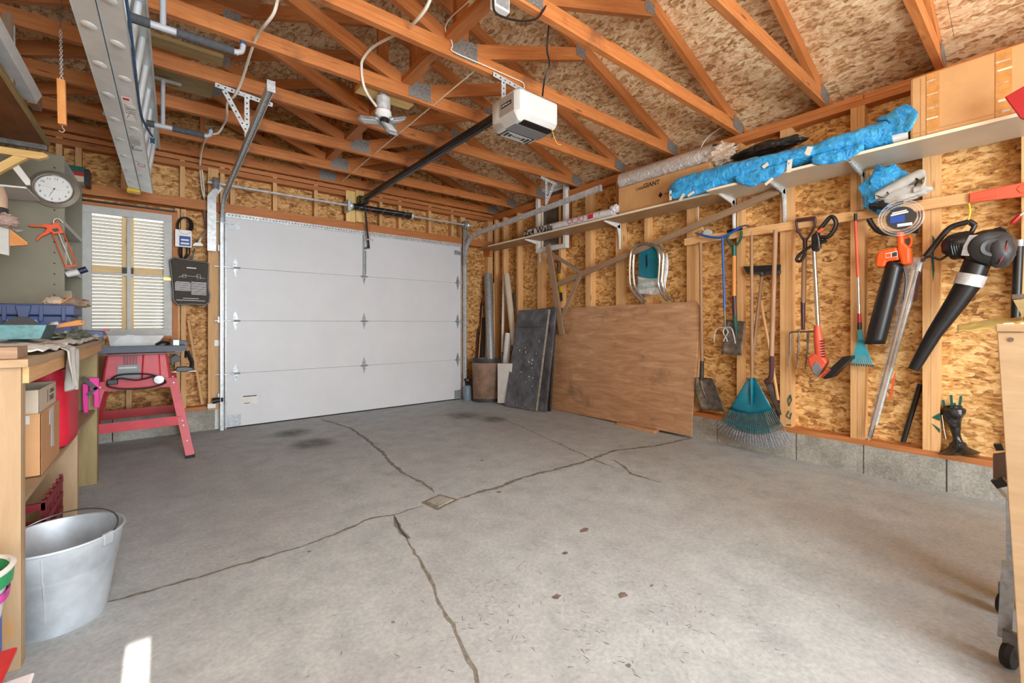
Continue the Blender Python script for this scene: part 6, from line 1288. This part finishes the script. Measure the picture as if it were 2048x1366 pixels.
# ---- steel cabinet with shelves
cb_ = thing('steel_cabinet', 'grey-green steel shelving cabinet in the far left corner', 'cabinet', (-.74, 4.7, 0))
CX1, CY0, CZT = -.53, 4.25, 2.19
MB().box(XL + .005, CX1, CY0, CY0 + .012, 0, CZT).build('side_panel', M['cabinet'], cb_, bevel=.002); MB().box(XL + .005, CX1, 5.10, 5.112, 0, CZT).build('side_panel', M['cabinet'], cb_); MB().box(XL + .004, XL + .012, CY0, 5.11, 0, CZT).build('back_panel', M['cabinet'], cb_)
MB().box(CX1 - .03, CX1 + .004, CY0 - .003, CY0 + .0, 0, CZT).build('corner_angle', M['cabinet'], cb_)
for z in (.1, .55, .99, 1.42, 1.72, 2.15): MB().box(XL + .012, CX1, CY0 + .013, 5.10, z, z + .03).build('shelf', M['grey_paint'], cb_)
b = MB()
for i in range(26): z = .3 + i * .072; b.cyl((CX1 - .045, CY0 - .003, z), (CX1 - .045, CY0 - .001, z), .0055, n=8)
b.build('peg_holes', M['black'], cb_)
for (y0_, y1_, z_, h_, x1_, m, nm, lab) in ((4.3, 4.62, 1.7505, .15, -.60, 'cardboard', 'carton', 'small carton on the upper cabinet shelf behind the clock'), (4.62, 4.9, 1.4505, .2, -.56, 'cardboard_pale', 'carton', 'pale carton on the middle cabinet shelf'), (4.35, 4.6, 1.4505, .12, -.58, 'cardboard_dark', 'carton', 'brown carton on the middle cabinet shelf by caulking gun'),
    (4.93, 5.10, 2.191, .12, -.50, 'cardboard_pale', 'book_box', 'striped green and red box on top of the cabinet'), (4.3, 4.8, 1.0205, .2, -.6, 'treated', 'wood_box', 'wooden box on cabinet shelf above the bench'), (4.85, 5.05, 1.0205, .28, -.56, 'cardboard_pale', 'carton', 'pale upright carton on the cabinet shelf above the bench')):
    o = tag(MB().box(-.86, x1_, y0_, y1_, z_, z_ + h_).build(nm, M[m], bevel=.003), lab, 'box')
    if nm == 'book_box':
        MB().box(-.87, x1_ + .001, y0_ - .001, y1_, z_ + .075, z_ + .1205).build('green_band', M['green_paint'], o); MB().box(-.87, x1_ + .001, y0_ - .001, y1_, z_ + .045, z_ + .075).build('red_band', M['red'], o); MB().box(x1_ + .002, x1_ + .03, y0_, y1_ - .02, z_ - .02, z_ + .11).build('black_frame', M['black'], o)
# clock
ck = thing('wall_clock', 'round silver wall clock with white face hanging on the cabinet', 'clock', ay(109, 378, 4.22))
C0 = ay(109, 379, 4.235); AXc = V(0, -1, 0)
MB().lathe([(0, 0), (.122, .0), (.124, .008), (.10, .02), (.095, .018)], C0, AXc, 56).build('bezel', plain('brushed_bezel', (150, 142, 128), .4, .5, .06), ck, smooth=True)
MB().lathe([(.088, .012), (.097, .02), (.092, .026), (.086, .018)], C0, AXc, 56).build('chrome_ring', M['chrome'], ck, smooth=True); MB().lathe([(0, .0125), (.088, .0125), (.088, .014), (0, .014)], C0, AXc, 48).build('dial', M['white'], ck, smooth=True)
th0 = math.radians(-11)                                   # the clock hangs slightly turned
def cp(h, r): a = math.radians(90) - 2 * math.pi * h / 12 - th0 * 0 - math.radians(8); return C0 + V(r * math.cos(a), -.0145, r * math.sin(a))
for h in range(1, 13): text(str(h), cp(h, .069), (1, 0, -.06), (0, 0, 1), .021, M['ink'], ck, 'numeral', 'CENTER')
MB().bar(cp(6.55, -.012), cp(6.55, .042), .001, .006, up=(0, 1, 0)).build('hour_hand', M['ink'], ck); MB().bar(cp(6.55, .0), cp(6.5, .062), .001, .004, up=(0, 1, 0)).build('minute_hand', M['ink'], ck); MB().bar(cp(3.2, .03), cp(9.2, .07), .0008, .0012, up=(0, 1, 0)).build('second_hand', M['red_ink'], ck); MB().lathe([(0, 0), (.005, 0), (.004, .003), (0, .003)], C0 + V(0, -.014, 0), AXc, 12).build('pivot', M['ink'], ck)
# caulking gun
cg = thing('caulking_gun', 'bright orange caulking gun hanging from a hook on cabinet', 'caulking gun', ay(115, 445, 4.2))
YG = 4.2
MB().prism([ay(x, y, YG) for x, y in ((54, 450), (60, 449), (82, 451), (88, 447), (103, 449), (113, 444), (117, 446), (128, 466), (106, 468), (103, 463), (94, 469), (84, 472), (77, 478), (75, 482), (72, 480), (74, 475), (80, 469), (90, 463), (94, 456), (86, 454), (62, 453))], V(0, .025, 0)).build('gun_body', M['orange'], cg, bevel=.002)
MB().prism([ay(x, y, YG - .002) for x, y in ((103, 458), (115, 456), (119, 462), (108, 464))], V(0, .03, 0)).build('opening', M['dark_grey'], cg)
for (a, c2, r, m, nm) in (((104, 464), (132, 535), .003, 'orange', 'cradle_rod'), ((127, 465), (154, 531), .003, 'orange', 'cradle_rod'), ((112, 454), (143, 530), .0042, 'galv', 'push_rod')): MB().cyl(ay(*a, YG + .01), ay(*c2, YG + .01), r, n=8).build(nm, M[m], cg)
MB().bar(ay(131, 534, YG + .01), ay(154, 531, YG + .01), .02, .012).build('front_plate', M['orange'], cg, bevel=.003)
MB().tube(bez([ay(x, y, YG + .01) for x, y in ((107, 447), (108, 440), (114, 437), (121, 440), (126, 446))], 5), .0035, 6).build('push_hook', M['cable'], cg, smooth=True); MB().tube([ay(116, 432, 4.24), ay(115, 440, 4.22)], .0018, 5).build('peg', M['galv'], cg)
t = thing('sealant_tube', 'white sealant tube with dark blue cap on the cabinet shelf edge', 'tube', ay(150, 545, 4.3)); MB().cyl(ay(133, 549, 4.35), ay(160, 543, 4.35), .022, n=14).build('tube', M['white'], t, smooth=True); MB().cyl(ay(158, 543, 4.34), ay(174, 538, 4.34), .021, n=14).build('cap', plain('dark_blue', (40, 44, 82), .4, 0, .05), t, smooth=True)
# ---- shelf with pale bracket at the left photo edge
ws = thing('bracket_shelf', 'white shelf on pale pine bracket at the left photo edge', 'shelf', ay(30, 320, 3.9))
YS = 3.75
MB().prism([ay(x, y, YS) for x, y in ((-20, 290), (85, 305), (96, 310), (94, 314), (76, 318), (-20, 303))], V(0, .04, 0)).build('bracket_arm', M['pale_pine'], ws); MB().prism([ay(x, y, YS + .01) for x, y in ((-20, 335), (30, 309), (58, 314), (30, 328), (-20, 356))], V(0, .038, 0)).build('bracket_brace', M['pale_pine'], ws)
MB().prism([ay(x, y, YS + .08) for x, y in ((-25, 366), (53, 374), (53, 377), (-25, 370))], V(0, .35, 0)).build('shelf_board', M['white_paint'], ws); MB().prism([ay(x, y, YS + .06) for x, y in ((24, 335), (36, 328), (60, 360), (60, 370), (52, 370))], V(0, .02, 0)).build('white_bracket', M['white_paint'], ws)
MB().box(XL + .005, -.9, YS, YS + .05, 1.6, 2.25).build('upright', M['stud'], ws)
t = thing('spray_can', 'pale tin with dark label at the left photo edge', 'tin', ay(0, 420, 3.5)); MB().lathe([(0, 0), (.05, 0), (.05, .05), (.048, .13), (.035, .18), (0, .19)], ay(-12, 440, 3.5), n=24).build('tin', plain('pale_tin', (206, 176, 150), .5, 0, .08), t, smooth=True); MB().lathe([(.0505, .01), (.0515, .012), (.0515, .065), (.0505, .066)], ay(-12, 440, 3.5), n=24).build('label', M['dark_grey'], t, smooth=True)
t = thing('rag', 'dusty pink rag hanging over the left shelf end', 'rag', ay(12, 450, 3.5)); b = MB(); blob(b, ay(8, 440, 3.47), .05, .04, .035, .35, 51); b.build('rag', plain('dusty_pink', (176, 150, 140), .9, 0, .12, 30), t, smooth=True)
t = thing('shelf_end', 'pale shelf end board with brown wood corner brace at left', 'shelf', ay(10, 500, 3.5)); MB().prism([ay(x, y, 3.5) for x, y in ((-20, 442), (17, 445), (18, 511), (-20, 503))], V(0, .02, 0)).build('end_board', M['grey_paint'], t); MB().prism([ay(x, y, 3.52) for x, y in ((17, 456), (55, 485), (55, 490), (18, 492))], V(0, .02, 0)).build('corner_brace', M['handle_new'], t); MB().prism([ay(x, y, 3.515) for x, y in ((20, 457), (45, 460), (48, 462), (36, 464))], V(0, .01, 0)).build('pliers', M['steel'], t)
MB().box(XL + .005, ay(-20, 470, 3.5).x + .01, 3.5, 3.52, ay(0, 500, 3.5).z, ay(0, 446, 3.5).z).build('board_root', M['grey_paint'], t)
# ---- table saw
ts = thing('table_saw', 'red bench table saw on splayed red stand below the window', 'table saw', (-.14, 4.6, 0))
X0_, X1_, Y0_, Y1_ = -.345, .055, 4.33, 4.80; ZL, ZU = .57, .825
b = MB(); b.prism([V(X0_ - .01, Y0_, ZL), V(X1_ + .0, Y0_, ZL), V(X1_ - .03, Y0_ + .02, ZU), V(X0_ + .02, Y0_ + .02, ZU)], V(0, Y1_ - Y0_, 0)); b.build('saw_body', M['saw_red'], ts, bevel=.015)
MB().prism([V(-.12, Y0_ - .004, ZU - .01), V(-.02, Y0_ - .004, ZU - .01), V(-.01, Y0_ - .012, ZL + .02), V(-.13, Y0_ - .012, ZL + .02)], V(0, .03, 0)).build('raised_front', M['saw_red'], ts, bevel=.01)
b = MB()
for i in range(6):
    for j in range(5): b.obox((-.225 + j * .017 + (0), Y0_ + .006, ZU - .03 - i * .011), (1, 0, 0), (0, 1, 0), (0, 0, 1), .0045, .006, .0035)
b.build('vent_holes', M['maroon'], ts)
MB().obox((-.20, Y0_ + .001, .685), (1, 0, 0), (0, 1, 0), (0, 0, 1), .065, .003, .05).build('rating_plate', M['mid_grey'], ts); MB().obox((-.205, Y0_ - .003, .713), (1, 0, 0), (0, 1, 0), (0, 0, 1), .05, .002, .006).build('plate_heading', M['grey_paint'], ts)
MB().box(-.40, .14, 4.27, 4.86, ZU + .03, ZU + .045).build('table_top', M['mid_grey'], ts, bevel=.003); MB().box(-.40, .14, 4.262, 4.275, ZU + .002, ZU + .045).build('front_apron', plain('slate_blue', (72, 80, 96), .5, 0, .08), ts); MB().cyl((-.42, 4.255, ZU - .01), (.12, 4.255, ZU - .01), .006, n=8).build('fence_rail', M['chrome'], ts, smooth=True)
MB().box(.06, .10, 4.3, 4.8, ZU + .046, ZU + .09).build('fence', M['galv'], ts, bevel=.003); b = MB(); b.prism([ay(x, y, 4.55) for x, y in ((355, 688), (355, 680), (372, 681), (378, 688), (372, 694), (356, 696))], V(0, .06, 0)); b.build('fence_head', plain('slate_blue2', (92, 98, 108), .5, 0, .08), ts, bevel=.006)
MB().prism([ay(x, y, 4.5) for x, y in ((215, 671), (330, 670), (312, 694), (220, 694))], V(0, .035, 0)).build('blade_guard', M['clear_grey'], ts, bevel=.004)
MB().lathe([(0, -.0012), (.1, -.0012), (.1, .0012), (0, .0012)], V(-.2, 4.52, ZU + .03), (0, 1, 0), 40).build('blade', M['galv'], ts, smooth=True); MB().tube(bez([ay(312, 690, 4.48), ay(325, 684, 4.48), ay(338, 686, 4.48), ay(330, 692, 4.48)], 5), .011, 8).build('push_handle', M['black'], ts, smooth=True)
for (xt, yt, xf, yf) in ((X1_ + .005, Y0_ - .01, .165, 4.20), (X0_ - .005, Y0_ - .01, -.47, 4.20), (X1_ + .005, Y1_, .165, 4.93), (X0_ - .005, Y1_, -.47, 4.93)):
    lg = MB(); lg.bar((xt, yt, ZL + .04), (xf, yf, .02), .056, .003, up=(0, 1, 0)); s = .022 if xf > 0 else -.022; lg.bar((xt + s, yt + .02, ZL + .04), (xf + s, yf + .02, .02), .003, .04, up=(0, 1, 0)); l_ = lg.build('leg', M['saw_red'], ts)
    MB().box(xf - .03, xf + .03, yf - .012, yf + .045, 0, .022).build('foot', M['black_rubber'], l_)
    for k in (.02, .52, .58, .78): q = V(xt, yt, ZL + .04).lerp(V(xf, yf, .02), k + .03); MB().lathe([(0, 0), (.008, 0), (.006, .005), (0, .006)], q + V(0, -.002, 0), (0, -1, 0), 10).build('bolt', M['galv'], l_)
def pz(xt, yt, xf, yf, z): k = (ZL + .04 - z) / (ZL + .02); return xt + (xf - xt) * k, yt + (yf - yt) * k
xa, ya = pz(X0_, Y0_, -.47, 4.2, .29); xb, yb = pz(X1_, Y0_, .165, 4.2, .29); MB().bar((xa, ya, .29), (xb, yb, .29), .003, .07).build('cross_rail', M['saw_red'], ts)
xa, ya2 = pz(X0_, Y1_, -.47, 4.93, .29); xb, yb2 = pz(X1_, Y1_, .165, 4.93, .29); MB().bar((xa, ya2, .29), (xb, yb2, .29), .003, .07).build('cross_rail', M['red'], ts)
for x_, xs in ((X0_, -.47), (X1_, .165)):
    x1_, y1_ = pz(x_, Y0_, xs, 4.2, .29); x2_, y2_ = pz(x_, Y1_, xs, 4.93, .29); MB().bar((x1_, y1_, .29), (x2_, y2_, .29), .003, .07).build('side_rail', M['red'], ts)
MB().box(X0_ - .02, X1_ + .02, Y0_ - .02, Y0_ - .016, ZL - .02, ZL + .05).build('stand_top_rail', M['saw_red'], ts); MB().box(X0_ - .02, X1_ + .02, Y1_ + .016, Y1_ + .02, ZL - .02, ZL + .05).build('stand_top_rail', M['saw_red'], ts)
cd_ = bez([ay(x, y, 4.27) for x, y in ((218, 765), (232, 752), (262, 748), (300, 749), (325, 758), (330, 766), (300, 775), (250, 778), (220, 774), (216, 766), (240, 757), (275, 760), (310, 752))], 5)
MB().tube(cd_, .006, 8).build('power_cord', M['black'], ts, smooth=True); MB().obox(ay(225, 764, 4.24), (1, 0, 0), (0, 1, 0), (0, 0, 1), .03, .015, .018).build('plug_housing', M['black'], ts, bevel=.005); MB().lathe([(0, 0), (.033, 0), (.03, .012), (0, .014)], ay(318, 759, 4.27), (0, -1, 0), 20).build('hand_wheel', M['galv'], ts, smooth=True)
mgp = thing('mitre_gauge', 'black mitre gauge clamps hanging off the saw right side', 'mitre gauge', ay(360, 735, 4.5)); MB().tube(bez([ay(x, y, 4.5) for x, y in ((374, 702), (380, 715), (384, 725), (382, 738))], 5), .016, 8).build('clamp_arm', M['black'], mgp, smooth=True); MB().prism([ay(x, y, 4.48) for x, y in ((350, 740), (354, 734), (372, 733), (386, 735), (388, 740), (372, 744), (354, 744))], V(0, .04, 0)).build('gauge_head', M['black'], mgp, bevel=.006)
MB().bar(ay(345, 744, 4.5), ay(392, 742, 4.5), .003, .006).build('gauge_bar', M['galv'], mgp); MB().prism([ay(x, y, 4.6) for x, y in ((340, 716), (352, 708), (362, 716), (362, 722), (350, 724), (346, 735), (342, 728))], V(0, .03, 0)).build('knob', M['dark_grey'], mgp, bevel=.004)
MB().bar(ay(371, 697, 4.45), ay(371, 715, 4.5), .014, .014).build('gauge_post', M['black'], mgp)
# ---- on the far wall by the window
YW = 5.12
ec = thing('cord_pack', 'coiled black extension cord with white sleeve hung by the window', 'extension cord', ay(367, 520, YW))
for k in range(3):
    o_ = k * 2.0; MB().tube([ay(367 + o_ + (13 + k) * math.cos(a), 452 + 17 * math.sin(a), YW - .01 * k) for a in [i * 2 * math.pi / 20 for i in range(20)]], .0065, 8, closed=True).build('cord_loop', M['black'], ec, smooth=True)
for dx in (-9, -4, 5, 10): MB().tube(bez([ay(367 + dx, 465, YW), ay(368 + dx, 490, YW), ay(368 + dx * 1.1, 507, YW), ay(366 + dx * .4, 517, YW)], 4), .006, 8).build('cord_strand', M['black'], ec, smooth=True)
MB().obox(ay(367, 477, YW - .022), V(1, 0, 0), (0, 0, 1), (0, 1, 0), .062, .08, .004).build('card_sleeve', M['white'], ec, bevel=.002)
MB().obox(ay(370, 482, YW - .028), (1, 0, 0), (0, 0, 1), (0, 1, 0), .042, .045, .001).build('blue_print', M['blue_ink'], ec); MB().obox(ay(370, 480, YW - .0295), (1, 0, 0), (0, 0, 1), (0, 1, 0), .03, .008, .001).build('white_print', M['white_ink'], ec); MB().obox(ay(370, 487, YW - .0295), (1, 0, 0), (0, 0, 1), (0, 1, 0), .032, .009, .001).build('white_print', M['white_ink'], ec); MB().tube([ay(366, 425, 5.17), ay(367, 436, YW)], .002, 5).build('hook', M['galv'], ec)
gb = thing('fabric_bag', 'dark grey fabric bag with white diagram print hanging by the window', 'bag', ay(380, 605, YW))
outl = [(340, 521), (347, 515), (380, 521), (412, 525), (417, 527), (416, 575), (419, 590), (418, 604), (410, 610), (385, 608), (355, 609), (347, 600), (346, 575), (342, 535)]
MB().prism([ay(x, y, YW - .03) for x, y in outl], V(0, .035, 0)).build('bag_body', M['bag_dark'], gb, bevel=.012)
MB().tube([ay(x, y, YW - .025) for x, y in outl], .007, 6, closed=True).build('black_binding', M['black'], gb, smooth=True); MB().tube(bez([ay(x, y, YW - .01) for x, y in ((380, 520), (386, 508), (389, 497), (386, 512), (384, 522))], 4), .005, 6).build('loop', M['black'], gb)
Yt = YW - .032; MB().obox(ay(383, 536, Yt), (1, 0, -.02), (0, 0, 1), (0, 1, 0), .036, .005, .0006).build('print_title', M['white_ink'], gb)
b = MB()
for q in (((357, 554), (365, 552), (372, 551), (385, 553), (395, 553), (402, 556), (410, 557)), ((365, 549), (365, 555), (372, 555), (372, 549), (365, 549)), ((394, 549), (394, 557), (401, 558), (401, 550), (394, 549))): b.tube([ay(x, y, Yt) for x, y in q], .0018, 4)
b.build('diagram', M['white_ink'], gb)
b = MB()
for i in range(9): b.obox(ay(366, 564 + i * 2.1, Yt), (1, 0, -.02), (0, 0, 1), (0, 1, 0), .06 if i else .05, .0022, .0006)
for i in range(12): b.obox(ay(398, 565 + i * 2.2, Yt), (1, 0, -.02), (0, 0, 1), (0, 1, 0), .058, .0022, .0006)
for i in range(2): b.obox(ay(382, 597 + i * 4, Yt), (1, 0, -.02), (0, 0, 1), (0, 1, 0), .06 + .05 * i, .0022, .0006)
b.build('printed_text', M['white_ink'], gb)
pbx = thing('outlet_box', 'white outlet box with two cables beside the hanging bag', 'outlet', ay(395, 490, YW)); MB().prism([ay(x, y, YW - .01) for x, y in ((385, 490), (390, 485), (402, 485), (407, 490), (405, 492), (387, 492))], V(0, .03, 0)).build('outlet', M['white'], pbx, bevel=.003)
for o_ in (0, 4): MB().tube(bez([ay(x, y, YW + .03) for x, y in ((400 + o_, 340), (404 + o_, 380), (409, 400), (410, 430), (414, 460), (404, 472), (396 + o_, 486))], 5), .006, 6).build('cable', M['cable'], pbx, smooth=True)
tag(MB().bar(ay(377, 640, 5.12), ay(405, 808, 5.10), .02, .02).build('wood_lath', M['stud']), 'thin wooden lath leaning by the table saw', 'lath')
hw = thing('window_hinge', 'brass hinge on the window sash edge', 'hinge', ay(335, 558, 5.15)); MB().obox(ay(335, 558, 5.15), (1, 0, 0), (0, 0, 1), (0, 1, 0), .03, .016, .004).build('hinge_leaf', plain('brass', (206, 170, 90), .35, .7, .1), hw, bevel=.002)
